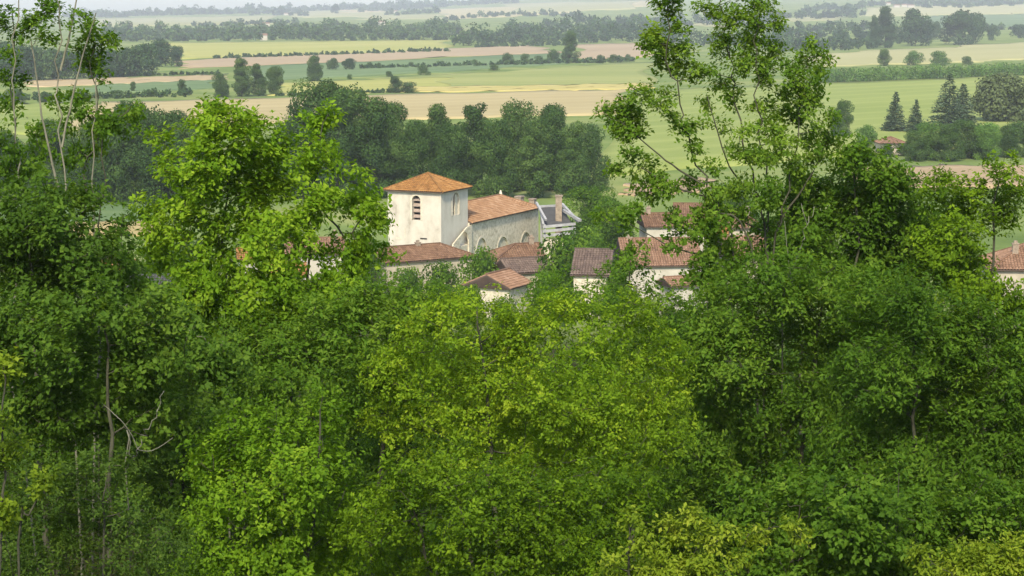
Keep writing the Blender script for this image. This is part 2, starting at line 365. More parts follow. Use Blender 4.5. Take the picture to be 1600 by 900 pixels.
def tree(name, label, blobs, D, base_u, mat, cat='tree', leaf=0.115, dens=1.0, stems=None, bark='bark', depth=0.9, tone=0.45,
         group=None, trunk_r=0.11, clump_r=0.27, droop=0.25, top=None, branches=True, tuft=7, wr=1.0, gr=1.08):
    """Hillside tree: blobs (u, v, r in photo pixels) give the crown's masses, rooted on the slope at base_u."""
    k = D / FPX
    cl, ct = [], []
    wr = wr * rng.uniform(0.78, 1.25)
    for (u, v, r) in blobs:
        rm = r * k * gr; c = pix(u, v, D + rng.uniform(-1, 1) * depth)
        n = max(2, int(dens * 4.85 * (rm / clump_r) ** 2))
        q = rand_dir(n) * (rng.uniform(0.25, 1.0, n) ** 0.5 * rm * 0.92)[:, None]
        q[:, 2] *= 0.9
        q += rng.normal(size=(n, 3)) * rm * 0.10
        cl.append(c + q); ct.append(np.full(n, tone + rng.normal() * 0.07))
    C = np.concatenate(cl); CT = np.concatenate(ct) + rng.normal(size=len(C)) * 0.10
    cen = C.mean(0)
    bx = pix(base_u, 450, D)[0]; b = np.array((bx, D, float(h(bx, D)) - 0.15))
    if stems is None:
        tp = top or max(blobs, key=lambda q: -q[1])
        e = pix(tp[0], tp[1], D)
        mid = b * 0.5 + np.array((e[0] * 0.5 + b[0] * 0.0, D * 0.5, e[2] * 0.5)) + np.array((rng.normal() * 0.15, rng.normal() * 0.2, 0))
        st = [(np.array([b, b * 0.7 + mid * 0.3 + rng.normal(size=3) * 0.06, mid, mid * 0.45 + e * 0.55 + rng.normal(size=3) * 0.08, e]), trunk_r, 0.012)]
    else:
        st = []
        for s in stems:
            P = [pix(u, v, D + (0.0 if i == 0 else rng.normal() * 0.08)) for i, (u, v) in enumerate(s)]
            if s[0][1] > 400: P = [b + np.array((rng.normal() * 0.15, rng.normal() * 0.15, 0))] + P
            st.append((np.array(P), trunk_r * rng.uniform(0.6, 0.9), 0.010))
    root = empty(name, b); tag(root, label, cat, group)
    sp, bp = grow(st, C, 0.012)
    sh = lambda paths: [(P - b, r) for P, r in paths]
    mobj('trunk', tube_mesh('trunk', sh(sp), M[bark], 7), root)
    if bp and branches: tag(mobj('branches', tube_mesh('branches', sh(bp), M[bark], 4), root), kind='stuff')
    # tufts of leaves round every twig end
    nt_ = rng.poisson(6.0, len(C)) + 2
    ti = np.repeat(np.arange(len(C)), nt_)
    out = unit(C[ti] - cen * np.array((1, 1, 1)) + np.array((0, 0, 0.6)))
    off = rand_dir(len(ti)) * (rng.uniform(0, 1, len(ti)) ** 0.45 * clump_r * 1.25)[:, None]; off[:, 2] *= 0.8
    TP = C[ti] + off
    TA = unit(out * 0.7 + unit(off) * 0.7 + rng.normal(size=(len(ti), 3)) * 0.35 + np.array((0, 0, 0.35)))
    TT = CT[ti] + rng.normal(size=len(ti)) * 0.08
    nl = rng.integers(tuft, tuft + 8, len(ti)); li = np.repeat(np.arange(len(ti)), nl); n = len(li)
    ax = TA[li]
    sp_ = rand_dir(n); sp_ = unit(sp_ - (sp_ * ax).sum(1, keepdims=True) * ax)
    Dr = unit(ax * rng.uniform(0.05, 0.9, n)[:, None] + sp_); Dr[:, 2] -= droop * rng.uniform(0.2, 1, n); Dr = unit(Dr)
    Nn = unit(ax + rng.normal(size=(n, 3)) * 0.35 + np.array((0, 0, 0.45)))
    L = leaf * 0.76 * rng.uniform(0.45, 1.45, n); W = L * rng.uniform(0.44, 0.7, n) * wr
    P = TP[li] + Dr * 0.015 + rng.normal(size=(n, 3)) * leaf * 0.42
    mobj('crown', leaf_mesh('crown', P - b, Dr, Nn, L, W, TT[li] + rng.normal(size=n) * 0.10, M[mat]), root)
    return root

# distant trees: one mesh of crown faces over lobes, plus trunk
def lobed_crown(lobes, nfaces, size, zsq=0.85):
    lobes = np.array(lobes, float); w_ = lobes[:, 3] ** 2; w_ /= w_.sum()
    li = rng.choice(len(lobes), nfaces, p=w_)
    d = rand_dir(nfaces); rr = lobes[li, 3] * rng.uniform(0.72, 1.06, nfaces)
    P = lobes[li, :3] + d * rr[:, None] * np.array((1, 1, zsq)) + rng.normal(size=(nfaces, 3)) * size * 0.3
    N = unit(d + rng.normal(size=(nfaces, 3)) * 0.45 + np.array((0, 0, 0.2)))
    T = unit(np.cross(N, rand_dir(nfaces)))
    lt = rng.normal(size=len(lobes)) * 0.18
    L = size * rng.uniform(0.6, 1.4, nfaces)
    return P, T, N, L, 0.45 + lt[li] + rng.normal(size=nfaces) * 0.13
def broad_lobes(H, Wd, n, base=0.18, taper=0.5):
    out = []
    for i in range(n):
        t = rng.uniform(0, 1); z = H * (base + (0.94 - base) * t)
        prof = math.sin(math.pi * (0.18 + 0.78 * t)) ** taper
        a = i * 2.4 + rng.uniform(-0.6, 0.6); rr = Wd * 0.5 * prof * rng.uniform(0.3, 0.9)
        r = Wd * rng.uniform(0.15, 0.25)
        out.append((rr * math.cos(a), rr * math.sin(a), min(z, H - r * 0.8), r))
    for f, q in ((0.45, 0.26), (0.6, 0.25), (0.73, 0.23), (0.84, 0.19)): out.append((rng.normal() * Wd * 0.05, rng.normal() * Wd * 0.05, H * f, Wd * q))
    return out
PROTO = {}
def proto(key, lobes, nf, size, mat, H, trunk=True, zsq=0.85, trunk_r=0.22):
    P, T, N, L, t = lobed_crown(lobes, nf, size, zsq)
    crown = leaf_mesh('crown', P, T, N, L, L * 0.8, t, M[mat])
    tm = None
    if trunk:
        paths = [(np.array([(0, 0, -0.3), (0.1, 0, H * 0.3), (0, 0.15, H * 0.8)]), np.array((trunk_r, trunk_r * 0.75, 0.05)))]
        for (x, y, z, r) in lobes[:16]:
            z0 = max(H * 0.12, z - 0.35 * H * rng.uniform(0.5, 1)); paths.append((np.array([(0, 0, z0), (x * 0.5, y * 0.5, (z0 + z) / 2 + 0.3), (x, y, z)]), np.array((trunk_r * 0.4, trunk_r * 0.25, 0.03))))
        tm = tube_mesh('trunk', paths, M['bark'], 5)
    PROTO[key] = (crown, tm, H)
for i in range(4): proto('broad%d' % i, broad_lobes(16, 11, 38, 0.06, 0.42), 20000, 0.36, 'grove', 16)
for i in range(3): proto('tall%d' % i, broad_lobes(18, 8, 38, 0.06, 0.35), 16000, 0.36, 'grove', 18)
for i in range(3): proto('far%d' % i, broad_lobes(16, 15, 26, 0.10), 4200, 0.9, 'farleaf', 16)
for i in range(3): proto('bush%d' % i, broad_lobes(4, 5, 14, 0.08, 0.5), 3500, 0.24, 'hedge', 4, trunk_r=0.08)
proto('greybush', broad_lobes(8, 11, 26, 0.04, 0.4), 11000, 0.45, 'greybush', 8)
def conifer_proto(key, H, Wd, nl):
    Ps, Ts, Ns, Ls, ts = [], [], [], [], []
    for k in range(nl):
        f = k / (nl - 1); z = H * (0.06 + 0.92 * f); rad = Wd * 0.5 * (1 - f) ** 0.85 + 0.12
        nb = max(5, int(13 * (1 - f) + 4))
        for q in range(nb):
            a = rng.uniform(0, 2 * math.pi); L = rad * rng.uniform(0.75, 1.1); n = max(6, int(26 * L / (Wd * 0.5)) + 8)
            s = rng.uniform(0.1, 1, n) * L; dirv = np.array((math.cos(a), math.sin(a), 0))
            P = dirv * s[:, None] + np.stack([rng.normal(size=n) * 0.12 * L, rng.normal(size=n) * 0.12 * L, z - 0.28 * s + 0.1 * s ** 2 / L + rng.normal(size=n) * 0.08], 1)
            Ps.append(P); Ts.append(unit(dirv + rng.normal(size=(n, 3)) * 0.5)); Ns.append(unit(np.array((0, 0, 1)) + rng.normal(size=(n, 3)) * 0.5))
            Ls.append(rng.uniform(0.3, 0.7, n)); ts.append(0.45 + rng.normal() * 0.12 + rng.normal(size=n) * 0.1)
    L = np.concatenate(Ls)
    crown = leaf_mesh('crown', np.concatenate(Ps), np.concatenate(Ts), np.concatenate(Ns), L, L * 0.6, np.concatenate(ts), M['conifer'])
    tm = tube_mesh('trunk', [(np.array([(0, 0, -0.3), (0, 0, H * 0.5), (0, 0, H * 0.99)]), np.array((0.22, 0.13, 0.02)))], M['bark'], 6)
    PROTO[key] = (crown, tm, H)
conifer_proto('conifer0', 12, 6, 20); conifer_proto('conifer1', 15, 9, 24)

def place(key, name, label, pos, H, wf=1.0, cat='tree', group=None, mat=None):
    crown, tm, H0 = PROTO[key]
    s = H / H0; root = empty(name, pos, rng.uniform(0, 6.28)); root.scale = (s * wf, s * wf, s); tag(root, label, cat, group)
    c = mobj('crown', crown, root)
    if mat:
        c.material_slots[0].link = 'OBJECT'; c.material_slots[0].material = M[mat]
    if tm: mobj('trunk', tm, root)
    return root
def placed(key, name, label, u, vb, hpx, wf=1.0, cat='tree', group=None, mat=None, off=0.0):
    p = ground(u, vb); p[2] -= off
    return place(key, name, label, p, hpx * p[1] / FPX, wf, cat, group, mat)
ORD = 'first second third fourth fifth sixth seventh eighth ninth tenth eleventh twelfth thirteenth fourteenth fifteenth sixteenth seventeenth eighteenth nineteenth twentieth'.split()

# ------------------------------------------------------------------ building machinery
M['plaster'] = surf_mat('lime_plaster', [(0, (0.27, 0.24, 0.19)), (0.3, (0.44, 0.405, 0.33)), (0.6, (0.50, 0.465, 0.385)), (1, (0.54, 0.505, 0.425))], 0.55, 0.95, 0.5, 6, stretch=(1, 1, 0.6))
M['rubble'] = surf_mat('rubble_stone', [(0, (0.28, 0.245, 0.18)), (0.5, (0.49, 0.44, 0.335)), (1, (0.64, 0.58, 0.46))], 2.6, 0.95, 0.8, 3.2)
M['ashlar'] = surf_mat('dressed_stone', [(0, (0.42, 0.38, 0.29)), (1, (0.62, 0.56, 0.44))], 2.5, 0.9, 0.3)
M['white_render'] = surf_mat('white_render', [(0, (0.34, 0.315, 0.26)), (1, (0.47, 0.44, 0.375))], 0.7, 0.95, 0.2)
M['beige_render'] = surf_mat('beige_render', [(0, (0.30, 0.265, 0.195)), (1, (0.44, 0.39, 0.30))], 0.8, 0.95, 0.2)
M['tile_orange'] = surf_mat('tile_orange', [(0, (0.14, 0.07, 0.024)), (0.5, (0.31, 0.15, 0.044)), (1, (0.45, 0.27, 0.10))], 0.9, 0.9, attr=True)
M['tile_pale'] = surf_mat('tile_pale', [(0, (0.17, 0.09, 0.045)), (0.5, (0.31, 0.175, 0.09)), (1, (0.46, 0.31, 0.19))], 0.8, 0.9, attr=True)
M['tile_brown'] = surf_mat('tile_brown', [(0, (0.09, 0.052, 0.032)), (0.5, (0.185, 0.105, 0.062)), (1, (0.31, 0.195, 0.12))], 0.8, 0.9, attr=True)
M['tile_pink'] = surf_mat('tile_pink', [(0, (0.13, 0.075, 0.045)), (0.5, (0.25, 0.145, 0.088)), (1, (0.37, 0.24, 0.16))], 0.8, 0.9, attr=True)
M['tile_dark'] = surf_mat('tile_dark', [(0, (0.075, 0.055, 0.045)), (0.5, (0.14, 0.10, 0.08)), (1, (0.23, 0.17, 0.13))], 0.8, 0.9, attr=True)
M['old_brick'] = surf_mat('old_masonry', [(0, (0.17, 0.13, 0.095)), (1, (0.33, 0.27, 0.20))], 3, 0.95, 0.4)
M['slate'] = surf_mat('slate', [(0, (0.05, 0.05, 0.05)), (1, (0.11, 0.108, 0.105))], 1.5, 0.7, attr=True)
M['pale_wood'] = surf_mat('weathered_timber', [(0, (0.22, 0.22, 0.22)), (1, (0.36, 0.36, 0.36))], 1.5, 0.8)
M['louvre'] = surf_mat('louvre_wood', [(0, (0.20, 0.16, 0.13)), (1, (0.34, 0.27, 0.22))], 3, 0.85)
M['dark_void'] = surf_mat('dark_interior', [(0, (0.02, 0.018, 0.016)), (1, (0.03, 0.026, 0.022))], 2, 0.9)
M['frame'] = surf_mat('painted_frame', [(0, (0.55, 0.56, 0.58)), (1, (0.7, 0.71, 0.74))], 3, 0.6)
def glass_mat():
    m, n, out = newmat('window_glass'); p = n.nodes.new('ShaderNodeBsdfPrincipled')
    p.inputs['Base Color'].default_value = (0.05, 0.065, 0.08, 1); p.inputs['Roughness'].default_value = 0.12
    n.links.new(p.outputs[0], out.inputs[0]); return m
M['glass'] = glass_mat()

Z = Vector((0, 0, 1))
def arch_pts(s0, s1, z0, zs, n=8, pointed=False):
    r = (s1 - s0) / 2; c = (s0 + s1) / 2
    pts = [(s0, z0), (s1, z0), (s1, zs)]
    if pointed:
        k = 1.35 * r
        for i in range(1, n): t = i / n; pts.append((s1 - r * (1 - math.cos(t * math.pi / 2)) , zs + k * math.sin(t * math.pi / 2)))
        pts.append((c, zs + k))
        for i in range(n - 1, 0, -1): t = i / n; pts.append((s0 + r * (1 - math.cos(t * math.pi / 2)), zs + k * math.sin(t * math.pi / 2)))
    else:
        for i in range(1, n): a = math.pi * i / n; pts.append((c + r * math.cos(a), zs + r * math.sin(a)))
    pts.append((s0, zs))
    return pts
def rect_pts(s0, s1, z0, z1): return [(s0, z0), (s1, z0), (s1, z1), (s0, z1)]
def panel(name, O, sx, out, outline, holes, th, mat, parent):
    """A wall slab: outline and holes in (s, z), O its origin, sx along it, out its outward normal, th its thickness."""
    O = Vector(O); sx = Vector(sx); out = Vector(out); bm = bmesh.new(); ed = []
    for loop in [outline] + list(holes):
        vs = [bm.verts.new(O + sx * s + Z * z) for s, z in loop]
        ed += [bm.edges.new((vs[i], vs[(i + 1) % len(vs)])) for i in range(len(vs))]
    bmesh.ops.triangle_fill(bm, edges=ed, use_beauty=True, use_dissolve=False)
    g = bmesh.ops.extrude_face_region(bm, geom=bm.faces[:])
    bmesh.ops.translate(bm, verts=[v for v in g['geom'] if isinstance(v, bmesh.types.BMVert)], vec=-out * th)
    return bmobj(name, bm, mat, parent)
def tile_plane(Vs, Fs, Ts, P0, e, L, s, smin, smax, pitch=0.30, course=0.42):
    """Rows of half-round tiles on a roof plane; smin/smax give each row's reach up the slope."""
    P0 = np.array(P0, float); e = np.array(e, float); s = np.array(s, float); nrm = np.cross(e, s); nrm /= np.linalg.norm(nrm)
    if nrm[2] < 0: nrm = -nrm
    nr = max(1, int(round(L / pitch))); pw = L / nr
    for i in range(nr):
        t = (i + 0.5) * pw; a, b = smin(t), smax(t)
        nc = max(1, int(round((b - a) / course)))
        if b - a < 0.12: continue
        cl = (b - a) / nc; rt = random.gauss(0, 0.06)
        for j in range(nc):
            r0, r1 = pw * 0.54, pw * 0.44; q0 = a + j * cl - (0.05 if j else 0.08); q1 = a + (j + 1) * cl
            jt = random.gauss(0, 0.012); lift = 0.03 + random.uniform(0, 0.02)
            base = sum(len(x) for x in Vs[-1:]) if False else Vs_len[0]
            ring = []
            for q, r, lf in ((q0, r0, lift), (q1, r1, 0.0)):
                for ang in (0.0, 60, 120, 180.0):
                    x = math.cos(R(ang)) * r; z = math.sin(R(ang)) * r * 0.8
                    ring.append(P0 + e * (t + x + jt) + s * q + nrm * (z + lf + 0.02))
            Vs.append(np.array(ring)); k = Vs_len[0]; Vs_len[0] += 8
            for c in range(3): Fs.append((k + c, k + c + 1, k + c + 5, k + c + 4))
            tt = 0.5 + rt + random.gauss(0, 0.17); Ts += [tt] * 3
Vs_len = [0]
def build_roof(parent, x0, x1, y0, y1, ze, pitch_deg, hipL, hipR, tile, over=0.35, tiles=True, ridge_along='x', under='tile_dark', name='roof'):
    """Hip or gable roof with its ridge along local x over the rectangle, eaves at height ze."""
    tp = math.tan(R(pitch_deg)); X0, X1, Y0, Y1 = x0 - over, x1 + over, y0 - over, y1 + over
    Wd = Y1 - Y0; rise = Wd / 2 * tp; z0 = ze - over * tp + 0.10; zr = z0 + rise; yc = (Y0 + Y1) / 2
    hw = Wd / 2
    rx0 = X0 + (hw if hipL else 0); rx1 = X1 - (hw if hipR else 0)
    if rx0 > rx1: rx0 = rx1 = (rx0 + rx1) / 2
    bm = bmesh.new()
    top = [bm.verts.new(p) for p in ((X0, Y0, z0), (X1, Y0, z0), (X1, Y1, z0), (X0, Y1, z0), (rx0, yc, zr), (rx1 + 1e-4, yc, zr))]
    fs = [(0, 1, 5, 4), (2, 3, 4, 5), (3, 0, 4), (1, 2, 5)]
    for f in fs: bm.faces.new([top[i] for i in f])
    g = bmesh.ops.extrude_face_region(bm, geom=bm.faces[:])
    bmesh.ops.translate(bm, verts=[v for v in g['geom'] if isinstance(v, bmesh.types.BMVert)], vec=(0, 0, -0.12))
    rf = bmobj(name, bm, M[under], parent)
    if not tiles: return rf, zr
    Vs, Fs, Ts = [], [], []; Vs_len[0] = 0
    sl = math.hypot(hw, rise); ux = np.array((1.0, 0, 0)); L = X1 - X0
    def reach(t):
        m = sl
        if hipL and hw > 0: m = min(m, t / hw * sl * (1.0 if rx0 - X0 >= hw - 1e-6 else hw / max(rx0 - X0, 1e-3)))
        if hipR and hw > 0: m = min(m, (L - t) / hw * sl * (1.0 if X1 - rx1 >= hw - 1e-6 else hw / max(X1 - rx1, 1e-3)))
        return m
    up = np.array((0, hw / sl, rise / sl)); upb = np.array((0, -hw / sl, rise / sl))
    tile_plane(Vs, Fs, Ts, (X0, Y0, z0), ux, L, up, lambda t: 0.0, reach)
    tile_plane(Vs, Fs, Ts, (X0, Y1, z0), ux, L, upb, lambda t: 0.0, reach)
    for hip, xs, rx, sg in ((hipL, X0, rx0, 1), (hipR, X1, rx1, -1)):
        if not hip: continue
        run = abs(rx - xs); sl2 = math.hypot(run, rise); u2 = np.array((sg * run / sl2, 0, rise / sl2))
        tile_plane(Vs, Fs, Ts, (xs, Y0, z0), np.array((0, 1.0, 0)), Wd, u2, lambda t: 0.0, lambda t: sl2 * min(t, Wd - t) / hw)
    me = npmesh('roof_tiles', np.concatenate(Vs), np.array(Fs), 4, M[tile], np.clip(Ts, 0, 1))
    tag(mobj('roof_tiles', me, rf), kind='stuff')
    # ridge and hip cappings
    bm = bmesh.new()
    segs = [((rx0, yc, zr), (rx1, yc, zr))] if rx1 - rx0 > 0.05 else []
    if hipL: segs += [((X0, Y0, z0), (rx0, yc, zr)), ((X0, Y1, z0), (rx0, yc, zr))]
    if hipR: segs += [((X1, Y0, z0), (rx1, yc, zr)), ((X1, Y1, z0), (rx1, yc, zr))]
    for a, b in segs:
        a = Vector(a) + Z * 0.14; b = Vector(b) + Z * 0.14; n = max(1, int((b - a).length / 0.45))
        for i in range(n): beam(bm, a.lerp(b, i / n), a.lerp(b, (i + 1.06) / n), 0.26 + random.uniform(-0.02, 0.02), 0.13)
    if segs: bmobj('ridge_cap', bm, M[tile], rf)
    else: bm.free()
    return rf, zr
def chimney(parent, x, y, z0, z1, sx=0.6, sy=0.45, mat='old_brick', rf=None):
    bm = bmesh.new(); bbox(bm, x - sx / 2, x + sx / 2, y - sy / 2, y + sy / 2, z0, z1)
    bbox(bm, x - sx / 2 - 0.06, x + sx / 2 + 0.06, y - sy / 2 - 0.06, y + sy / 2 + 0.06, z1 + 0.001, z1 + 0.13)
    bbox(bm, x - sx * 0.3, x + sx * 0.3, y - sy * 0.3, y + sy * 0.3, z1 + 0.132, z1 + 0.38)
    return bmobj('chimney', bm, M[mat], rf or parent)
def window_in(parent, O, sx, out, s0, s1, z0, z1, th, shutters=False, frame='frame'):
    O = Vector(O); sx = Vector(sx); out = Vector(out); inn = -out
    bm = bmesh.new(); fw = 0.07
    def slab(a0, a1, b0, b1, d0, d1):
        vs = [bm.verts.new(O + sx * a + Z * b + inn * d) for d in (d0, d1) for a, b in ((a0, b0), (a1, b0), (a1, b1), (a0, b1))]
        for f in ((0, 1, 2, 3), (7, 6, 5, 4), (0, 4, 5, 1), (1, 5, 6, 2), (2, 6, 7, 3), (3, 7, 4, 0)): bm.faces.new([vs[i] for i in f])
    d0, d1 = th * 0.45, th * 0.45 + 0.06
    slab(s0, s0 + fw, z0, z1, d0, d1); slab(s1 - fw, s1, z0, z1, d0, d1); slab(s0 + fw, s1 - fw, z0, z0 + fw, d0, d1); slab(s0 + fw, s1 - fw, z1 - fw, z1, d0, d1)
    c = (s0 + s1) / 2; slab(c - 0.04, c + 0.04, z0 + fw, z1 - fw, d0 + 0.005, d1)
    wn = bmobj('window', bm, M[frame], parent)
    bm = bmesh.new(); slab2 = slab
    for a0, a1 in ((s0 + fw, c - 0.04), (c + 0.04, s1 - fw)):
        b2 = bmesh.new()
        vs = [b2.verts.new(O + sx * a + Z * b + inn * d) for d in (d0 + 0.03, d0 + 0.045) for a, b in ((a0, z0 + fw), (a1, z0 + fw), (a1, z1 - fw), (a0, z1 - fw))]
        for f in ((0, 1, 2, 3), (7, 6, 5, 4), (0, 4, 5, 1), (1, 5, 6, 2), (2, 6, 7, 3), (3, 7, 4, 0)): b2.faces.new([vs[i] for i in f])
        bmobj('pane', b2, M['glass'], wn)
    bm.free()
    if shutters:
        for a0, a1 in ((s0 - (s1 - s0) / 2 - 0.02, s0 - 0.02), (s1 + 0.02, s1 + (s1 - s0) / 2 + 0.02)):
            b2 = bmesh.new()
            vs = [b2.verts.new(O + sx * a + Z * b + out * d) for d in (0.06, 0.01) for a, b in ((a0, z0), (a1, z0), (a1, z1), (a0, z1))]
            for f in ((0, 1, 2, 3), (7, 6, 5, 4), (0, 4, 5, 1), (1, 5, 6, 2), (2, 6, 7, 3), (3, 7, 4, 0)): b2.faces.new([vs[i] for i in f])
            bmobj('shutter', b2, M['frame'], wn)
    return wn
def house(label, ref, phi, L, W, wall='white_render', tile='tile_brown', hips=(False, False), pitch=24, front=(), left=(), chim=(), zbase=None, tiles=True, name='house', cat='house', shutters=False):
    """ref = photo pixel and distance of the middle of the front eave; the house runs back from there. phi = ridge direction in degrees."""
    p = pix(*ref); gz = float(h(p[0], p[1])) if zbase is None else zbase
    root = empty(name, (p[0], p[1], gz - 0.2), R(phi)); tag(root, label, cat)
    ze = max(p[2] - gz + 0.2, 2.2); th = 0.45; x0, x1, y0, y1 = -L / 2, L / 2, 0.3, W + 0.3; tp = math.tan(R(pitch)); wh = ze
    fo = [rect_pts(*q) for q in front]; lo = [rect_pts(*q) for q in left]
    panel('wall', (x0, y0, 0), (1, 0, 0), (0, -1, 0), rect_pts(0, L, 0, wh), fo, th, M[wall], root)
    panel('wall', (x0, y1, 0), (1, 0, 0), (0, 1, 0), rect_pts(0, L, 0, wh), [], th, M[wall], root)
    for hip, xs, sg, hl in ((hips[0], x0, -1, lo), (hips[1], x1, 1, [])):
        ol = rect_pts(0, W - 2 * th, 0, wh) if hip else [(0, 0), (W - 2 * th, 0), (W - 2 * th, wh + th * tp - 0.02), ((W - 2 * th) / 2, wh + W / 2 * tp - 0.06), (0, wh + th * tp - 0.02)]
        panel('wall', (xs, y0 + th, 0), (0, 1, 0), (sg, 0, 0), ol, hl, th, M[wall], root)
    rf, zr = build_roof(root, x0, x1, y0, y1, ze, pitch, hips[0], hips[1], tile, tiles=tiles)
    for q in front: window_in(root, (x0, y0, 0), (1, 0, 0), (0, -1, 0), *q, th, shutters)
    for q in left: window_in(root, (x0, y0 + th, 0), (0, 1, 0), (-1, 0, 0), *q, th, shutters)
    for cx, cy, top in chim: chimney(root, cx, cy, ze - 0.3, ze + top, rf=rf)
    return root

# ------------------------------------------------------------------ the church
def build_church():
    TH = R(25); D0 = 250.0; k = pix(689, 299, D0); gz = 0.0
    ax = Vector((math.sin(TH), math.cos(TH), 0)); ay = Vector((-math.cos(TH), math.sin(TH), 0))
    root = empty('church', (k[0], k[1], -0.2), R(65)); tag(root, 'old village church with square cream tower, orange tiled roofs and blind-arched stone nave', 'church')
    S_ = 7.9; ze = k[2] + 0.2; th = 0.7
    def zat(v, x, y):            # height over the church's base of a photo row at local (x, y)
        p = Vector((k[0], k[1], 0)) + ax * x + ay * y
        return pix(800, v, p.y)[2] + 0.2
    # tower: left face is x = 0 (s along y), right face is y = 0 (s along x)
    s_w = 3.65; ww = 1.25; zsill = zat(344, 0, s_w); zspr = zat(313, 0, s_w)
    op1 = arch_pts(s_w - ww / 2, s_w + ww / 2, zsill, zspr, 10)
    panel('tower_wall', (0, 0, 0), (0, 1, 0), (-1, 0, 0), rect_pts(0, S_, 0, ze), [op1], th, M['plaster'], root)
    xw = 4.3; w2 = 1.9; z2s = zat(336, xw, 0); z2p = zat(312, xw, 0)
    op2 = arch_pts(xw - w2 / 2 - th, xw + w2 / 2 - th, z2s, z2p, 10)
    panel('tower_wall', (th, 0, 0), (1, 0, 0), (0, -1, 0), rect_pts(0, S_ - th, 0, ze), [op2], th, M['plaster'], root)
    panel('tower_wall', (S_, th, 0), (0, 1, 0), (1, 0, 0), rect_pts(0, S_ - th, 0, ze), [], th, M['plaster'], root)
    panel('tower_wall', (th, S_, 0), (1, 0, 0), (0, 1, 0), rect_pts(0, S_ - 2 * th, 0, ze), [], th, M['plaster'], root)
    # dressed arch surrounds, a recessed order round each bell opening
    def surround(O, sx, out, s0, s1, z0, zs, wd, proud, name='arch_surround'):
        O = Vector(O); sx = Vector(sx); out = Vector(out); bm = bmesh.new()
        inner = arch_pts(s0, s1, z0, zs, 12)[2:]; outer = arch_pts(s0 - wd, s1 + wd, z0, zs, 12)[2:]
        inner = [(s1, z0)] + inner + [(s0, z0)]; outer = [(s1 + wd, z0)] + outer + [(s0 - wd, z0)]
        f = lambda p, d: bm.verts.new(O + sx * p[0] + Z * p[1] + out * d)
        A = [f(p, proud) for p in inner]; B = [f(p, proud) for p in outer]; C = [f(p, -0.05) for p in inner]; E = [f(p, 0.001) for p in outer]
        for i in range(len(A) - 1):
            bm.faces.new((A[i], A[i + 1], B[i + 1], B[i])); bm.faces.new((B[i], B[i + 1], E[i + 1], E[i])); bm.faces.new((A[i + 1], A[i], C[i], C[i + 1]))
        return bmobj(name, bm, M['ashlar'], root)
    surround((0, 0, 0), (0, 1, 0), (-1, 0, 0), s_w - ww / 2, s_w + ww / 2, zsill, zspr, 0.26, 0.05)
    surround((0, 0, 0), (1, 0, 0), (0, -1, 0), xw - w2 / 2, xw + w2 / 2, z2s, z2p, 0.26, 0.05)
    # bell louvres

    n = 4
    for i in range(n):
        z = zsill + 0.35 + i * (zspr + 0.35 - zsill) / n
        bm = bmesh.new(); vs = [bm.verts.new(p) for p in ((0.30, s_w - ww / 2, z), (0.30, s_w + ww / 2, z), (0.62, s_w + ww / 2, z + 0.34), (0.62, s_w - ww / 2, z + 0.34))]
        bm.faces.new(vs); g = bmesh.ops.extrude_face_region(bm, geom=bm.faces[:]); bmesh.ops.translate(bm, verts=[v for v in g['geom'] if isinstance(v, bmesh.types.BMVert)], vec=(0.0, 0, -0.07))
        bmobj('louvre', bm, M['louvre'], root)
    bm = bmesh.new(); bbox(bm, xw + 0.02, xw + w2 / 2 + 0.1, 0.18, 0.5, z2s - 0.1, z2p + 0.6); bmobj('opening_infill', bm, M['ashlar'], root)
    bm = bmesh.new(); bbox(bm, xw - 0.08, xw + 0.10, 0.06, 0.17, z2s, z2p + 0.75); bmobj('mullion', bm, M['ashlar'], root)
    for i in range(3):
        z = z2s + 0.3 + i * 0.72
        bm = bmesh.new(); bbox(bm, xw - w2 / 2, xw - 0.09, 0.25, 0.45, z, z + 0.09); bmobj('louvre', bm, M['louvre'], root)
    # cornice under the eaves and string course
    bm = bmesh.new()
    for a, b in (((-0.10, -0.10), (-0.10, S_ + 0.1)), ((-0.02, -0.10), (S_ + 0.1, -0.10))): beam(bm, (a[0], a[1], ze - 0.22), (b[0], b[1], ze - 0.22), 0.22, 0.2)
    bmobj('cornice', bm, M['ashlar'], root)
    build_roof(root, 0, S_, 0, S_, ze, 24.5, True, True, 'tile_orange', over=0.45, name='tower_roof')
    # nave, its long wall flush with the tower's right face, set 0.25 m forward of it
    zn = zat(348, S_, 0); yo = -0.25; Ln = 0
    while True:
        p = Vector((k[0], k[1], 0)) + ax * (S_ + Ln) + ay * yo
        if 800 + p.x / (p.y * math.cos(PITCH) + (36 - zn) * math.sin(PITCH)) * FPX > 841 or Ln > 40: break
        Ln += 0.1
    Wn = 8.4; x0 = S_ + 0.02; x1 = S_ + Ln
    def s_of(u):
        for i in range(800):
            x = S_ + i * 0.05; p = Vector((k[0], k[1], 0)) + ax * x + ay * yo
            if 800 + p.x / (p.y * math.cos(PITCH) + 33 * math.sin(PITCH)) * FPX > u: return x
        return x1
    holes = []; arcs = []
    for (ul, ur, vt) in ((744, 761, 372), (776, 795, 370), (813, 830, 363)):
        a, b = s_of(ul) - x0, s_of(ur) - x0; r = (b - a) / 2; zt = zat(vt, x0 + (a + b) / 2, yo); zs = zt - r * 1.35
        holes.append(arch_pts(a, b, 0.6, zs, 8, True)); arcs.append((a, b, zs))
    nw = panel('nave_wall', (x0, yo, 0), (1, 0, 0), (0, -1, 0), rect_pts(0, Ln, 0, zn), holes, 0.2, M['rubble'], root)
    bm = bmesh.new(); bbox(bm, x0, x1, yo + 0.202, yo + 0.9, 0, zn - 0.01); bmobj('recess_wall', bm, M['rubble'], root)
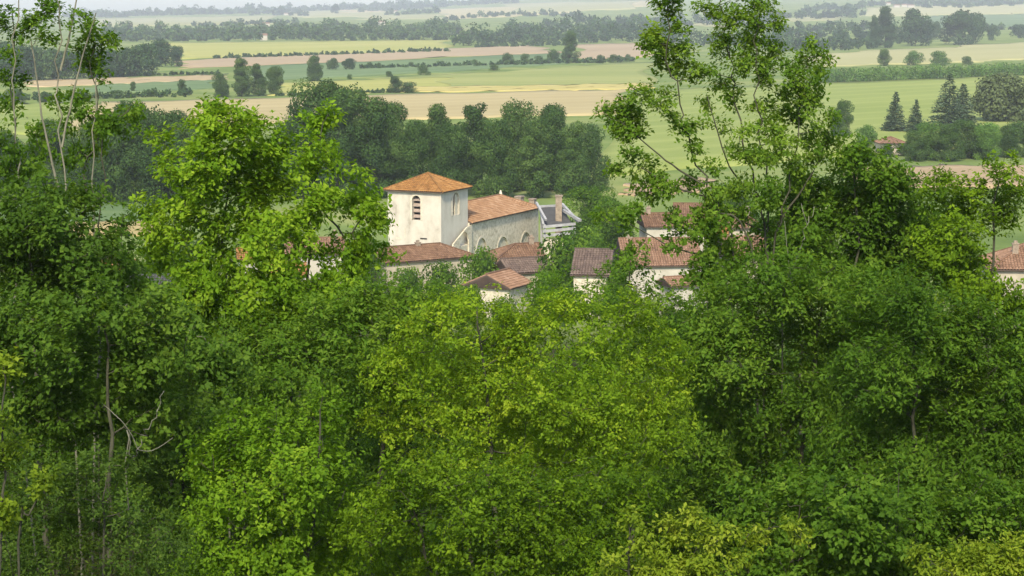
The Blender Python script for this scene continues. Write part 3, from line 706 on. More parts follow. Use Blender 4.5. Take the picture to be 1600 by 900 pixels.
    for i, (a, b, zs) in enumerate(arcs):                # voussoir rims, slit windows
        ol = arch_pts(a - 0.22, b + 0.22, 0.6, zs, 8, True); il = arch_pts(a, b, 0.6, zs, 8, True)
        bm = bmesh.new(); q = list(range(2, len(ol)))
        mk = lambda p, d: bm.verts.new((x0 + p[0], yo - d, p[1]))
        A = [mk(il[j], 0.05) for j in q]; B = [mk(ol[j], 0.05) for j in q]; E = [mk(ol[j], 0.0) for j in q]; I = [mk(il[j], -0.03) for j in q]
        for j in range(len(A) - 1):
            bm.faces.new((A[j], A[j + 1], B[j + 1], B[j])); bm.faces.new((B[j], B[j + 1], E[j + 1], E[j])); bm.faces.new((A[j + 1], A[j], I[j], I[j + 1]))
        bmobj('arch_rim', bm, M['ashlar'], root)
        if i == 1:
            c = (a + b) / 2 - 0.6
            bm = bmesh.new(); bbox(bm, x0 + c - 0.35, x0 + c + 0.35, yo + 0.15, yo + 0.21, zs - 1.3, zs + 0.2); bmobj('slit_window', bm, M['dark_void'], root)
    panel('nave_wall', (x1, yo + 0.9, 0), (0, 1, 0), (1, 0, 0), rect_pts(0, Wn - 1.4, 0, zn), [], 0.6, M['rubble'], root)
    panel('nave_wall', (x0, yo + Wn, 0), (1, 0, 0), (0, 1, 0), rect_pts(0, Ln, 0, zn), [], 0.5, M['rubble'], root)
    build_roof(root, x0 + 0.4, x1, yo, yo + Wn, zn, 24, False, True, 'tile_pale', over=0.35, name='nave_roof')
    # lean-to buttress with one blind arch against the tower's right face
    za = zat(352, S_ - 0.3, yo); zb = zat(380, 3.2, yo)
    a0, a1 = 4.2, 7.0
    lp = arch_pts(a0 - 2.2, a1 - 2.2, 0.6, zat(384, 5.6, -0.6), 8, True)
    panel('buttress_wall', (2.2, -0.62, 0), (1, 0, 0), (0, -1, 0), [(0, 0), (S_ - 2.2, 0), (S_ - 2.2, za), (S_ - 3.6, za - 0.1), (0.2, zb), (0, zb - 0.5)], [lp], 0.2, M['rubble'], root)
    bm = bmesh.new(); bbox(bm, 2.25, S_, -0.415, -0.001, 0, zb - 0.6); bmobj('recess_wall', bm, M['rubble'], root)
    # stone stubs standing at the far end of the nave, finial on the ridge, patches on the tower
    for x, y, vt, sx, sy in ((x1 - 0.4, 2.6, 308, 1.2, 0.9), (x1 + 0.5, 0.9, 312, 0.9, 0.8)):
        bm = bmesh.new(); zt = zat(vt, x, y); bbox(bm, x - sx / 2, x + sx / 2, y - sy / 2, y + sy / 2, 0, zt); bbox(bm, x - sx / 2 - 0.08, x + sx / 2 + 0.08, y - sy / 2 - 0.08, y + sy / 2 + 0.08, zt + 0.001, zt + 0.18)
        bmobj('stone_pier', bm, M['old_brick'], root)
    xf = s_of(843) - Wn / 2 - 0.2; bm = bmesh.new(); zt = zn + Wn / 2 * math.tan(R(24)); bmesh.ops.create_cone(bm, cap_ends=True, segments=8, radius1=0.28, radius2=0.1, depth=0.7, matrix=Matrix.Translation((xf, yo + Wn / 2, zt + 0.45)))
    bmobj('finial', bm, M['ashlar'], root)
    for (y, v, wd, ht) in ((6.3, 374, 0.9, 0.3), (2.6, 374, 1.0, 0.18)):
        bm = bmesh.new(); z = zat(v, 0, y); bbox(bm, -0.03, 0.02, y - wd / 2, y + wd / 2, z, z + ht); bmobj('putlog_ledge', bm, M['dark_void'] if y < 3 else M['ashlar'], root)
    bm = bmesh.new(); z = zat(372, 0, 5.6); bbox(bm, -0.03, 0.03, 5.3, 5.42, z, z + 1.3); bmobj('drain_slot', bm, M['ashlar'], root)
    return root
build_church()

def build_shelter():
    """Roofless chancel under repair: dark slate roof held by a pale timber frame, with a tall stone pier."""
    b = pix(870, 360, 272); root = empty('chancel_shelter', (b[0], b[1], -0.1)); tag(root, 'dark slate roof under a pale timber frame at the far end of the nave', 'shelter')
    o = Vector((b[0], b[1], -0.1)); q = lambda u, v, D: Vector(pix(u, v, D)) - o
    A, B, C, E = q(849, 353, 268.5), q(893, 349, 270), q(878, 322, 274.5), q(843, 324, 273)
    bm = bmesh.new(); vs = [bm.verts.new(p) for p in (A, B, C, E)]; bm.faces.new(vs); g = bmesh.ops.extrude_face_region(bm, geom=bm.faces[:]); bmesh.ops.translate(bm, verts=[v for v in g['geom'] if isinstance(v, bmesh.types.BMVert)], vec=(0, 0, -0.15)); bmobj('slate_roof', bm, M['slate'], root)
    rl = lambda a, b_, w_=0.3, dz=0.12: (lambda bm_: (beam(bm_, a + Z * dz, b_ + Z * dz, w_, w_), bmobj('beam', bm_, M['pale_wood'], root)))(bmesh.new())
    rl(E, A); rl(E, C); rl(C, B + Vector((0.9, 0, 0)), 0.34, 0.3); rl(q(880, 330, 272), q(907, 346, 268), 0.34)
    for v0, v1, D in ((356, 351, 268), (363, 358, 267.5), (370, 365, 267)): rl(q(848, v0, D), q(899, v1, D + 1.2), 0.34)
    rl(q(838, 318, 272.6), q(853, 345, 268.2), 0.3)
    for u, D in ((851, 268.2), (895, 269.4)):
        t = q(u, 352, D); rl(t, Vector((t.x, t.y, 0)), 0.3)
    for u, D in ((846, 273.2), (877, 274.6)):
        t = q(u, 325, D); rl(t - Z * 0.3, Vector((t.x, t.y, 0)), 0.3)
    bm = bmesh.new(); t = q(873, 307, 270.6); bbox(bm, t.x - 0.45, t.x + 0.45, t.y - 0.4, t.y + 0.4, 0, t.z); bbox(bm, t.x - 0.55, t.x + 0.55, t.y - 0.5, t.y + 0.5, t.z + 0.001, t.z + 0.2); bmobj('stone_pier', bm, M['old_brick'], root)
    bm = bmesh.new(); a = q(850, 372, 267.2); c = q(900, 368, 268.4); beam(bm, Vector((a.x, a.y, a.z / 2)), Vector((c.x, c.y, a.z / 2)), 0.4, a.z - 0.2); bmobj('low_wall', bm, M['rubble'], root)
build_shelter()

# ------------------------------------------------------------------ village houses
house('long house with hipped brown roof directly in front of the church tower', (668, 406, 237), 32, 13.6, 6.2, 'beige_render', 'tile_brown', (True, True), 23, front=[(4.0, 4.9, 1.2, 2.5), (8.6, 9.4, 1.2, 2.5)], left=[(2.2, 3.0, 1.1, 2.3)], chim=[(-6.6, 2.9, 2.0), (0.4, 3.2, 1.75)], shutters=True)
house('house with brown tiled roof between the round tree and the nave arches', (815, 407, 229), 16, 6.0, 6.4, 'white_render', 'tile_brown', (True, False), 24, chim=[(2.2, 3.4, 2.3)])
house('low house with dark weathered roof just right of the round tree', (832, 425, 219), 22, 5.0, 5.0, 'beige_render', 'tile_dark', (False, False), 24)
house('small stone cottage with red roof and square dark window in its gable end', (815, 446, 206), 62, 4.6, 5.2, 'rubble', 'tile_pink', (False, False), 24, front=[(1.4, 2.1, 1.3, 2.0)], left=[(3.1, 3.7, 1.2, 1.9)], name='cottage')
house('wide house with brown-pink roof and sunlit white wall among the trees', (1038, 415, 226), 4, 9.0, 10.5, 'white_render', 'tile_pink', (False, False), 25, front=[(4.9, 5.7, 1.6, 2.7)], chim=[(-3.5, 5.6, 2.7)])
house('house with brown gable roof and small white wall above the wide pink roof', (1037, 354, 262), 6, 4.6, 6.0, 'white_render', 'tile_brown', (False, False), 24, front=[(1.0, 1.7, 1.2, 2.2), (3.0, 3.7, 1.2, 2.2)], chim=[(-1.6, 3.2, 2.2)])
house('house with tall plain mauve-brown roof seen through the sparse saplings', (1078, 353, 270), -4, 4.0, 9.5, 'white_render', 'tile_brown', (False, False), 28)
house('house with brown roof behind the sapling trunks', (1160, 356, 256), 8, 7.0, 6.0, 'beige_render', 'tile_pink', (False, True), 24, chim=[(1.5, 3.2, 2.2)])
house('small house with orange tiled roof glimpsed below the brown roofs', (1120, 366, 250), -10, 2.4, 3.0, 'white_render', 'tile_orange', (False, False), 24)
house('pink-roofed house showing through leaves beside the bare sapling', (1170, 402, 224), 5, 4.6, 7.5, 'beige_render', 'tile_pink', (False, False), 26)
house('house with steep dark brown roof right of the bushy tree below the shelter', (922, 429, 204), -8, 3.6, 8.0, 'rubble', 'tile_dark', (False, False), 27)
house('low white shed with tiled roof at the foot of the sunlit wall', (1082, 446, 204), 22, 4.4, 3.2, 'white_render', 'tile_pink', (False, False), 20, name='shed', cat='shed')
house('red-roofed house with white gutter behind the lush tree', (492, 397, 240), 6, 7.0, 6.6, 'white_render', 'tile_pink', (False, False), 24, front=[(1.2, 2.0, 1.2, 2.3), (4.6, 5.4, 1.2, 2.3)], chim=[(2.6, 3.4, 2.3)])
house('small house with orange-brown roof peeking through the lush tree', (396, 405, 236), 10, 3.4, 4.2, 'white_render', 'tile_orange', (False, False), 24)
house('white-walled cottage below the red-roofed house at the lush tree', (452, 431, 224), 8, 3.6, 4.4, 'white_render', 'tile_orange', (False, False), 24, name='cottage')
house('grey-roofed house low between the left hillside trees', (228, 452, 216), 10, 5.0, 4.4, 'white_render', 'slate', (False, False), 24)
house('white house with orange roof just above the grey-roofed one', (182, 424, 236), 12, 4.6, 4.0, 'white_render', 'tile_orange', (False, False), 24, chim=[(-1.0, 2.2, 1.9)])
house('brown-roofed house with white chimney at the right photo edge', (1606, 421, 190), -6, 7.0, 8.0, 'beige_render', 'tile_pink', (True, False), 26, chim=[(-0.9, 2.6, 2.2)])
house('white farm building low among the left hillside trees', (140, 532, 160), 10, 4.4, 3.4, 'white_render', 'tile_pink', (False, False), 24, name='farm_building', cat='building')
house('low barn with rusty hipped roof in front of the conifers', (1397, 224, 486), 4, 6.5, 6.5, 'beige_render', 'tile_pink', (True, True), 22, name='barn', cat='barn')
# far village on the hill and scattered farms (a few pixels each)
for i, (u, v, ln, wl, lab) in enumerate([
    (1402, 12, 16, 'tile_pink', 'red-roofed house furthest left in the far hill village'), (1413, 11, 14, 'white_render', 'pale-walled house second from left in the far hill village'),
    (1424, 12, 18, 'tile_pink', 'broad red-roofed house in the middle of the far hill village'), (1435, 9, 13, 'white_render', 'small pale house at the right end of the far hill village'),
    (1388, 8, 13, 'white_render', 'pale house standing alone left of the far hill village'), (1512, 5, 16, 'white_render', 'white farmhouse right of the far hill village'),
    (615, 20, 22, 'white_render', 'white farm on the far slope below the skyline trees'), (448, 24, 16, 'white_render', 'white farmhouse left of the dark skyline clump'),
    (200, 46, 15, 'white_render', 'white farm in the far woodland at left'), (415, 42, 15, 'white_render', 'white farmhouse in the far woodland above the yellow-green field'),
    (598, 39, 13, 'white_render', 'pale house in the gap of the far woodland'), (412, 63, 9, 'white_render', 'white shed at the foot of the far woodland')]):
    p = ground(u, v); root = empty('farmhouse', (p[0], p[1], p[2] - 0.3), rng.uniform(-0.4, 0.4)); tag(root, lab, 'house', 'far farmhouses')
    bm = bmesh.new(); bbox(bm, -ln / 2, ln / 2, 0, 8, 0, 6.5); bmobj('wall', bm, M['white_render'], root)
    build_roof(root, -ln / 2, ln / 2, 0, 8, 6.5, 26, False, False, 'tile_pink', tiles=False, under='tile_pink')

# ------------------------------------------------------------------ trees round the village and on the plain
GV = 'grove of tall trees behind the church'
gb = [(448, 306, 112), (474, 306, 152), (500, 306, 176), (528, 306, 172), (556, 305, 166), (585, 306, 160), (612, 305, 150), (645, 305, 132), (678, 306, 146), (708, 305, 130), (740, 305, 150), (772, 306, 134), (804, 305, 152), (836, 306, 138), (866, 305, 146), (895, 306, 132), (922, 305, 116)]
for i, (u, vb, hp) in enumerate(gb):
    key = ('tall%d' % (i % 3)) if i in (1, 3, 5, 8, 10, 13, 15) else 'broad%d' % (i % 4)
    placed(key, 'grove_tree', ORD[i] + ' tree from the left in the tall grove behind the church', u, vb + (4 if i % 2 else -8), hp - (11 if i > 5 else 2), 0.95 if key[0] == 't' else 0.80, group=GV, mat='grove')
lb = [(10, 316, 110), (48, 314, 96), (84, 312, 120), (118, 314, 105), (150, 312, 125), (184, 314, 142), (214, 312, 148), (246, 314, 150), (276, 312, 138), (305, 312, 128)]
for i, (u, vb, hp) in enumerate(lb):
    placed('broad%d' % ((i + 1) % 4), 'copse_tree', ORD[i] + ' tree from the left in the grey-green copse behind the bare saplings', u, vb + (3 if i % 2 else -6), hp, 0.85, group='copse behind the bare saplings', mat='grove')
# left wood in mid-distance
lw = [(-30, 124, 58), (6, 126, 60), (36, 127, 56), (60, 126, 52), (85, 124, 48), (108, 125, 46), (130, 122, 42), (152, 121, 42), (172, 121, 44), (193, 120, 44), (212, 119, 46), (228, 116, 48)]
for i, (u, vb, hp) in enumerate(lw):
    placed('far%d' % (i % 3), 'wood_tree', ORD[i] + ' tree from the left in the blue-green wood beyond the narrow meadow', u, vb, hp, 0.95, group='blue-green wood across the meadow', mat='farleaf')
for u, vb, hp, wf, lab in [(252, 104, 42, 0.85, 'big rounded tree ending the blue-green wood at the yellow field'), (276, 104, 32, 0.8, 'smaller rounded tree at the outer corner of the blue-green wood')]:
    placed('far1', 'wood_tree', lab, u, vb, hp, wf)
# scattered trees and bushes
for key, name, lab, u, vb, hp, wf, mat in [
    ('broad0', 'field_tree', 'bushy tree left of the tall dark pair in the field', 345, 152, 38, 0.95, 'grove'), ('tall1', 'field_tree', 'tall dark tree of the clump above the lush tree', 378, 151, 62, 1.15, 'grove'),
    ('tall2', 'field_tree', 'second tall dark tree of the clump above the lush tree', 404, 150, 50, 1.2, 'grove'), ('broad1', 'field_tree', 'low spreading tree at the right end of the dark clump', 430, 148, 46, 1.0, 'grove'),
    ('broad2', 'field_tree', 'grey-green tree beside the yellow-green field corner', 492, 127, 40, 1.0, 'grove'), ('far0', 'field_tree', 'left dark tree of the low clump in the green meadow', 520, 109, 18, 1.2, 'farleaf'),
    ('far2', 'field_tree', 'right dark tree of the low clump in the green meadow', 546, 109, 18, 1.2, 'farleaf'), ('bush0', 'field_bush', 'pair-top bush on the meadow hedge line', 578, 107, 10, 0.9, 'grove'),
    ('bush1', 'field_bush', 'small bush right of the pair-top bush', 592, 107, 9, 0.9, 'grove'), ('bush2', 'field_bush', 'small round bush under the meadow clump', 546, 124, 8, 1.0, 'grove'),
    ('bush0', 'field_bush', 'dome-shaped bush standing alone in the green meadow', 661, 117, 15, 1.15, 'grove'), ('broad3', 'field_bush', 'tallest bush of the clump in the yellow-green field', 618, 145, 26, 1.15, 'grove'),
    ('bush1', 'field_bush', 'low bush at right of the clump in the yellow-green field', 638, 145, 17, 1.4, 'grove'), ('bush2', 'field_bush', 'small bush just above the yellow-green field clump', 608, 120, 9, 1.1, 'grove'),
    ('tall0', 'poplar', 'tall pale lone poplar before the pinkish field', 891, 98, 50, 1.2, 'grove'), ('bush0', 'hedge_bush', 'round bush left of the lone poplar', 864, 98, 20, 0.95, 'grove'),
    ('bush1', 'hedge_bush', 'first low bush on the hedge line left of the lone poplar', 842, 99, 12, 1.1, 'grove'), ('bush2', 'hedge_bush', 'low green bush at the start of the poplar hedge line', 820, 100, 16, 0.9, 'grove'),
    ('bush0', 'hedge_bush', 'grey-green bush furthest left on the poplar hedge line', 792, 101, 18, 0.9, 'grove'), ('bush1', 'hedge_bush', 'first dark bush right of the lone poplar', 937, 99, 13, 1.0, 'grove'),
    ('bush2', 'hedge_bush', 'second dark bush right of the lone poplar', 958, 98, 13, 1.0, 'grove'), ('bush0', 'hedge_bush', 'small upright bush by the sparse saplings', 981, 96, 11, 0.8, 'grove'),
    ('bush2', 'hedge_bush', 'flat bush on the green strip above the crop field', 772, 110, 9, 1.6, 'grove'), ('bush1', 'hedge_bush', 'tiny bush on the meadow boundary', 690, 102, 7, 1.2, 'grove'),
    ('bush0', 'hedge_bush', 'tiny bush left of the flat bush', 741, 101, 8, 1.1, 'grove'), ('bush1', 'hedge_bush', 'tiny bush in the middle of the meadow boundary', 642, 104, 7, 1.1, 'grove'),
    ('broad1', 'field_bush', 'bush at left of the narrow meadow', 208, 143, 16, 0.9, 'grove'), ('broad3', 'field_bush', 'pointed bush at right of the narrow meadow', 284, 149, 25, 0.8, 'grove'),
    ('bush1', 'hedge_bush', 'first low bush of the hedge below the narrow meadow', 70, 160, 16, 1.2, 'grove'), ('bush2', 'hedge_bush', 'second low bush of the hedge below the narrow meadow', 130, 156, 15, 1.3, 'grove'),
    ('bush0', 'hedge_bush', 'third low bush of the hedge below the narrow meadow', 185, 153, 12, 1.4, 'grove'), ('bush1', 'hedge_bush', 'fourth low bush of the hedge below the narrow meadow', 235, 151, 11, 1.5, 'grove'),
    ('bush2', 'hedge_bush', 'hedge bush nearest the photo edge below the blue-green wood', 25, 162, 24, 1.2, 'grove'),
    ('far0', 'round_tree', 'big round dark tree standing left of its twin on the right', 1430, 72, 57, 0.95, 'farleaf'), ('far1', 'round_tree', 'widest round dark tree of the right-hand pair', 1498, 70, 53, 1.15, 'farleaf'),
    ('far2', 'round_tree', 'rounded tree merging with the widest right-hand one', 1524, 68, 48, 0.65, 'farleaf'), ('tall2', 'round_tree', 'tall pointed dark tree left of the right-hand pair', 1383, 75, 64, 1.15, 'farleaf'),
    ('tall0', 'round_tree', 'slim tree beside the tall pointed one', 1365, 76, 52, 0.7, 'farleaf'), ('far0', 'round_tree', 'small dark tree between the two big round trees', 1461, 62, 28, 0.8, 'farleaf'),
    ('far1', 'round_tree', 'low tree right of the big round pair', 1550, 63, 24, 0.9, 'farleaf'), ('far2', 'round_tree', 'dark tree at the right edge on the far field line', 1592, 60, 22, 1.2, 'farleaf'),
    ('broad1', 'hedge_tree', 'round dark tree standing at the left of the long hedge', 1381, 103, 27, 1.0, 'grove'), ('bush0', 'hedge_tree', 'first light green tree behind the long hedge', 1427, 102, 22, 1.1, 'hedge'),
    ('bush1', 'hedge_tree', 'second light green tree behind the long hedge', 1467, 102, 22, 1.2, 'hedge'), ('bush2', 'hedge_tree', 'low dark tree behind the long hedge', 1511, 101, 13, 1.2, 'grove'),
    ('conifer0', 'conifer', 'slender dark spruce behind the rusty-roofed barn', 1398, 206, 62, 1.25, None), ('conifer0', 'conifer', 'thin bare-topped conifer right of the slender spruce', 1430, 208, 52, 1.2, None),
    ('conifer1', 'conifer', 'large grey-green conifer beside the round grey bush', 1482, 202, 86, 1.35, None), ('conifer0', 'conifer', 'shorter conifer joined to the right of the large one', 1503, 198, 66, 1.5, None),
    ('greybush', 'round_bush', 'big rounded grey-olive bush at the right photo edge', 1562, 190, 72, 0.98, None),
    ('broad0', 'thicket_tree', 'dark bushy tree right of the sapling crowns', 1315, 214, 58, 0.85, 'grove'), ('bush1', 'thicket_bush', 'low bush hiding the left wall of the rusty-roofed barn', 1386, 245, 21, 1.1, 'grove'), ('bush2', 'thicket_bush', 'low bush hiding the right wall of the rusty-roofed barn', 1411, 244, 20, 1.1, 'grove'), ('bush0', 'thicket_tree', 'low green bush between the sapling crowns and the spruce', 1355, 226, 30, 1.0, 'hedge')]:
    placed(key, name, lab, u, vb, hp, wf, 'bush' if 'bush' in name else 'tree', mat=mat)
for i, (u, vb, hp) in enumerate([(1350, 258, 42), (1430, 252, 50), (1450, 250, 60), (1480, 252, 58), (1510, 248, 62), (1540, 250, 55), (1575, 246, 50), (1610, 246, 48)  , (1545, 226, 34), (1590, 224, 34)]):
    placed('bush%d' % (i % 3) if i > 7 else 'broad%d' % (i % 4), 'thicket_tree', ORD[i] + ' shrub along the thicket between conifers and bare field, counted from the barn', u, vb, hp, 1.15 if i < 8 else 1.3, group='thicket below the conifers', mat='hedge' if i % 3 == 2 else 'grove')
# the long hedge: one continuous clipped belt
def long_hedge():
    a = ground(1270, 130); b = ground(1680, 115); n = 46; lob = []
    c = (a + b) / 2; root = empty('hedgerow', c); tag(root, 'long straight green hedge crossing between the two right-hand fields', 'hedge')
    L = np.linalg.norm(b - a)
    for i in range(n):
        t = (i + 0.5) / n; p = a * (1 - t) + b * t - c
        for q in range(2): lob.append((p[0] + rng.normal() * 0.8, p[1] + rng.normal() * 1.0, 2.0 + q * 2.6 + rng.normal() * 0.4, L / n * 0.72))
    P, T, N, Ls, t = lobed_crown(lob, 22000, 0.8, 0.75)
    mobj('crown', leaf_mesh('crown', P, T, N, Ls, Ls * 0.8, t, M['hedge']), root)
    mobj('trunk', tube_mesh('trunk', [(np.array([(l[0], l[1], -0.3), (l[0], l[1], 2.5)]), np.array((0.12, 0.06))) for l in lob[::2]], M['bark'], 4), root)
long_hedge()
# far woodland: masses of trees nobody could count
def woodland(name, label, rows, size, mat='farleaf', nf=170):
    Ps, Ts, Ns, Ls, ts = [], [], [], [], []
    for (u0, v0, u1, v1, hpx, step, jit) in rows:
        n = max(2, int(abs(u1 - u0) / step))
        for i in range(n):
            t = (i + rng.uniform(0.2, 0.8)) / n; p = ground(u0 + (u1 - u0) * t, v0 + (v1 - v0) * t + rng.uniform(-jit, jit)); H = hpx * p[1] / FPX * rng.choice([0.45, 0.7, 0.9, 1.0, 1.25, 1.5]) * rng.uniform(0.85, 1.15); Wd = H * rng.uniform(0.7, 1.05)
            lob = [(rng.normal() * Wd * 0.18, rng.normal() * Wd * 0.18, H * rng.uniform(0.2, 0.78), Wd * rng.uniform(0.2, 0.32)) for _ in range(7)]
            q = lobed_crown(lob, nf, size * p[1] / 1000, 0.85)
            Ps.append(q[0] + p); Ts.append(q[1]); Ns.append(q[2]); Ls.append(q[3]); ts.append(q[4] + rng.normal() * 0.12)
    L = np.concatenate(Ls)
    me = leaf_mesh(name, np.concatenate(Ps), np.concatenate(Ts), np.concatenate(Ns), L, L * 0.85, np.concatenate(ts), M[mat])
    tag(mobj(name, me), label, 'woodland', kind='stuff')
woodland('woodland', 'blue-green far wood behind the yellow-green field', [(150, 64, 420, 62, 17, 5.5, 2), (160, 56, 560, 54, 15, 5.5, 3), (420, 63, 705, 61, 18, 5.5, 2), (560, 55, 720, 54, 18, 5.5, 3), (430, 48, 560, 47, 11, 9, 3), (640, 47, 720, 44, 12, 9, 3)], 1.15)
woodland('woodland', 'dark far wood above the lone poplar', [(708, 72, 1060, 62, 24, 9, 1.5), (720, 66, 1060, 56, 24, 9, 3), (780, 54, 1060, 45, 16, 9, 3), (850, 44, 1010, 36, 14, 9, 3), (1010, 68, 1210, 76, 26, 10, 3), (1000, 40, 1210, 36, 14, 9, 4)], 1.15)
woodland('woodland', 'dark far wood right of the sapling crowns', [(1205, 82, 1370, 76, 22, 9, 1.5), (1200, 72, 1420, 66, 20, 9, 3), (1210, 62, 1400, 56, 18, 9, 3), (1205, 50, 1360, 46, 14, 9, 3), (1200, 30, 1350, 26, 14, 9, 2), (1360, 62, 1440, 58, 18, 10, 3)], 1.15)
woodland('woodland', 'thin tree lines across the pale far slopes', [(150, 26, 420, 20, 8, 7, 1), (110, 28, 200, 26, 8, 7, 1), (300, 41, 470, 36, 6, 8, 1), (380, 22, 480, 24, 8, 7, 2), (560, 18, 700, 12, 9, 7, 1.5), (600, 24, 690, 20, 6, 8, 1.5), (690, 31, 800, 24, 6, 9, 2), (800, 24, 900, 24, 7, 8, 2), (1340, 10, 1600, 5, 8, 7, 2), (1440, 12, 1600, 8, 6, 8, 2), (1250, 18, 1350, 14, 7, 7, 2), (1480, 48, 1600, 46, 7, 9, 1), (330, 92, 700, 80, 3.2, 8, 0.6), (560, 107, 860, 100, 3.6, 8, 0.8), (800, 101, 990, 96, 6, 7, 1), (140, 120, 345, 116, 3, 8, 0.5), (0, 158, 300, 150, 9, 8, 1.5), (430, 150, 620, 144, 3, 8, 0.4), (740, 74, 900, 70, 4, 8, 1)], 1.1, nf=110)
def ridge_woods():
    rows = [(100, 27, 400, 21, 9, 5, 0.6), (400, 20, 660, 11, 9, 5, 0.8), (650, 11, 810, 4, 9, 5, 0.8)]
    woodland('woodland', 'dark tree line along the skyline ridge', rows, 1.0, nf=110)
ridge_woods()
placed('far1', 'skyline_tree', 'round dark clump standing up from the skyline ridge', 524, 21, 15, 0.95)
placed('far0', 'skyline_tree', 'small tree peak rising from the skyline left of the straw field', 631, 13, 13, 0.6)

# garden trees between the houses
def village_tree(key, lab, u, v, r, D, wf=1.0, mat='oak', name='garden_tree'):
    p = pix(u, v + r, D); top = pix(u, v - r, D)[2]; g = float(h(p[0], p[1]))
    H = top - g; W0 = {'b': 10.0, 't': 7.0}[key[0]] if key[:4] != 'bush' else 5.0
    s = H / PROTO[key][2]; w_ = max(2 * r * D / FPX / (W0 * s), 0.7)
    place(key, name, lab, (p[0], p[1], g - 0.1), H, w_ * wf, 'tree', None, mat)
for q in [('bush0', 'round dark green tree in front of the nave arches', 754, 425, 37, 222), ('bush1', 'bushy tree below the chancel shelter', 878, 400, 32, 214), ('broad2', 'rounded shrub mass right of the stone pier', 925, 330, 42, 290),
          ('broad1', 'broad green tree left of the brown gable roofs', 955, 342, 36, 262), ('bush2', 'leafy tree beside the dark weathered roof', 918, 380, 26, 240), 
          ('bush1', 'green bush under the long house wall', 690, 442, 34, 218), ('bush2', 'bush by the corner of the long house', 640, 446, 30, 216),
          ('bush0', 'pale leafy tree beside the stone cottage', 852, 462, 36, 196), ('broad0', 'dark tree left of the wide pink roof', 962, 436, 30, 205), 
          ('bush2', 'tree right of the wide pink roof', 1128, 395, 30, 232), ('broad2', 'tree behind the pink-roofed house at the bare sapling', 1215, 385, 50, 236), ('broad1', 'tree behind the red-roofed house at the lush tree', 430, 375, 45, 262),
          ('bush0', 'tree left of the long house', 565, 415, 38, 232), ('bush1', 'tree between the orange-roofed houses at left', 300, 420, 45, 230), ('broad3', 'tree at the back of the grey-roofed house', 255, 420, 40, 235), ('bush2', 'tree beside the white house with orange roof', 130, 430, 45, 232)]:
    village_tree(*q)
for q in [('bush0', 'small tree at the foot of the stone cottage', 788, 488, 24, 192), ('bush2', 'bush against the gable of the stone cottage', 735, 470, 26, 196), ('broad0', 'tree right of the village behind the ash saplings', 1150, 318, 34, 300), ('bush1', 'leafy bush at the end of the chancel shelter', 908, 385, 22, 235)]:
    village_tree(*q)

# ------------------------------------------------------------------ hillside trees and shrubs in front
tree('lush_tree', 'bright yellow-green lush tree standing left of the church tower', [(350, 205, 55), (300, 262, 62), (405, 250, 62), (360, 330, 80), (280, 350, 52), (255, 212, 24), (352, 168, 24), (328, 175, 14), (392, 185, 24), (430, 205, 18), (505, 192, 30), (522, 178, 16), (495, 250, 42), (488, 318, 46), (558, 318, 34), (578, 345, 32), (440, 385, 66), (330, 425, 70), (540, 395, 46), (592, 303, 18), (430, 300, 40), (420, 465, 70), (300, 480, 60), (235, 330, 24), (250, 390, 36), (590, 400, 22), (560, 270, 14), (520, 450, 50)], 36, 372, 'lush', leaf=0.13, tone=0.52, gr=0.92, clump_r=0.2, dens=0.62, trunk_r=0.045, stems=[[(372, 640), (357, 540), (350, 420), (352, 320), (350, 190)], [(365, 600), (420, 470), (478, 360), (505, 190)], [(368, 620), (320, 480), (290, 380), (262, 260)], [(478, 420), (540, 370), (585, 320)]])
tree('bare_sapling', 'tall bare grey sapling rising past the skyline at left', [(112, 30, 5), (60, 60, 6), (100, 300, 12), (40, 260, 14)], 36.5, 105, 'oak', bark='palebark', trunk_r=0.035, stems=[[(112, 620), (100, 420), (97, 220), (92, 90), (88, -60)], [(97, 230), (120, 120), (150, 20)], [(95, 110), (112, 40), (125, -30)], [(25, 620), (28, 420), (30, 260), (22, 120), (38, -50)], [(98, 320), (70, 200), (48, 60)], [(150, 620), (150, 420), (148, 260), (150, 120)]], dens=0.5)
tree('scraggly_tree', 'thin straggly tree with loose leaf bunches against the far wood', [(45, 30, 15), (12, 22, 13), (25, 55, 12), (5, 40, 10), (75, 8, 10), (82, 6, 8), (130, 40, 15), (152, 38, 12), (140, 68, 18), (162, 62, 12), (118, 72, 8), (172, 66, 9), (152, 90, 15), (130, 98, 9), (158, 118, 10), (148, 108, 12), (50, 42, 9), (52, 30, 9), (18, 90, 9), (20, 160, 12), (30, 188, 16), (130, 160, 16), (165, 185, 26), (208, 172, 12), (200, 180, 14), (120, 178, 13), (90, 162, 9), (20, 225, 22), (108, 195, 12), (60, 215, 18), (150, 220, 22), (75, 60, 7), (70, 33, 7), (12, 120, 9), (28, 128, 9), (190, 205, 14), (55, 250, 26), (10, 265, 26), (110, 240, 20)], 37, 130, 'oak', trunk_r=0.028, tone=0.5, dens=0.45, gr=1.0, clump_r=0.17, leaf=0.115, depth=0.5, stems=[[(148, 620), (150, 420), (160, 260), (148, 130), (140, 30)], [(40, 620), (35, 400), (22, 250), (20, 120), (18, 10)], [(110, 600), (130, 300), (165, 200), (205, 165)]])
tree('hillside_tree', 'green tree with a light tuft at the far left below the bare saplings', [(40, 312, 46), (115, 320, 40), (62, 385, 66), (150, 392, 50), (15, 440, 60), (105, 455, 62), (190, 440, 40), (143, 312, 17), (190, 335, 14), (170, 355, 22), (5, 350, 40), (185, 385, 20), (75, 345, 45)], 34, 80, 'dark', tone=0.52, leaf=0.12)
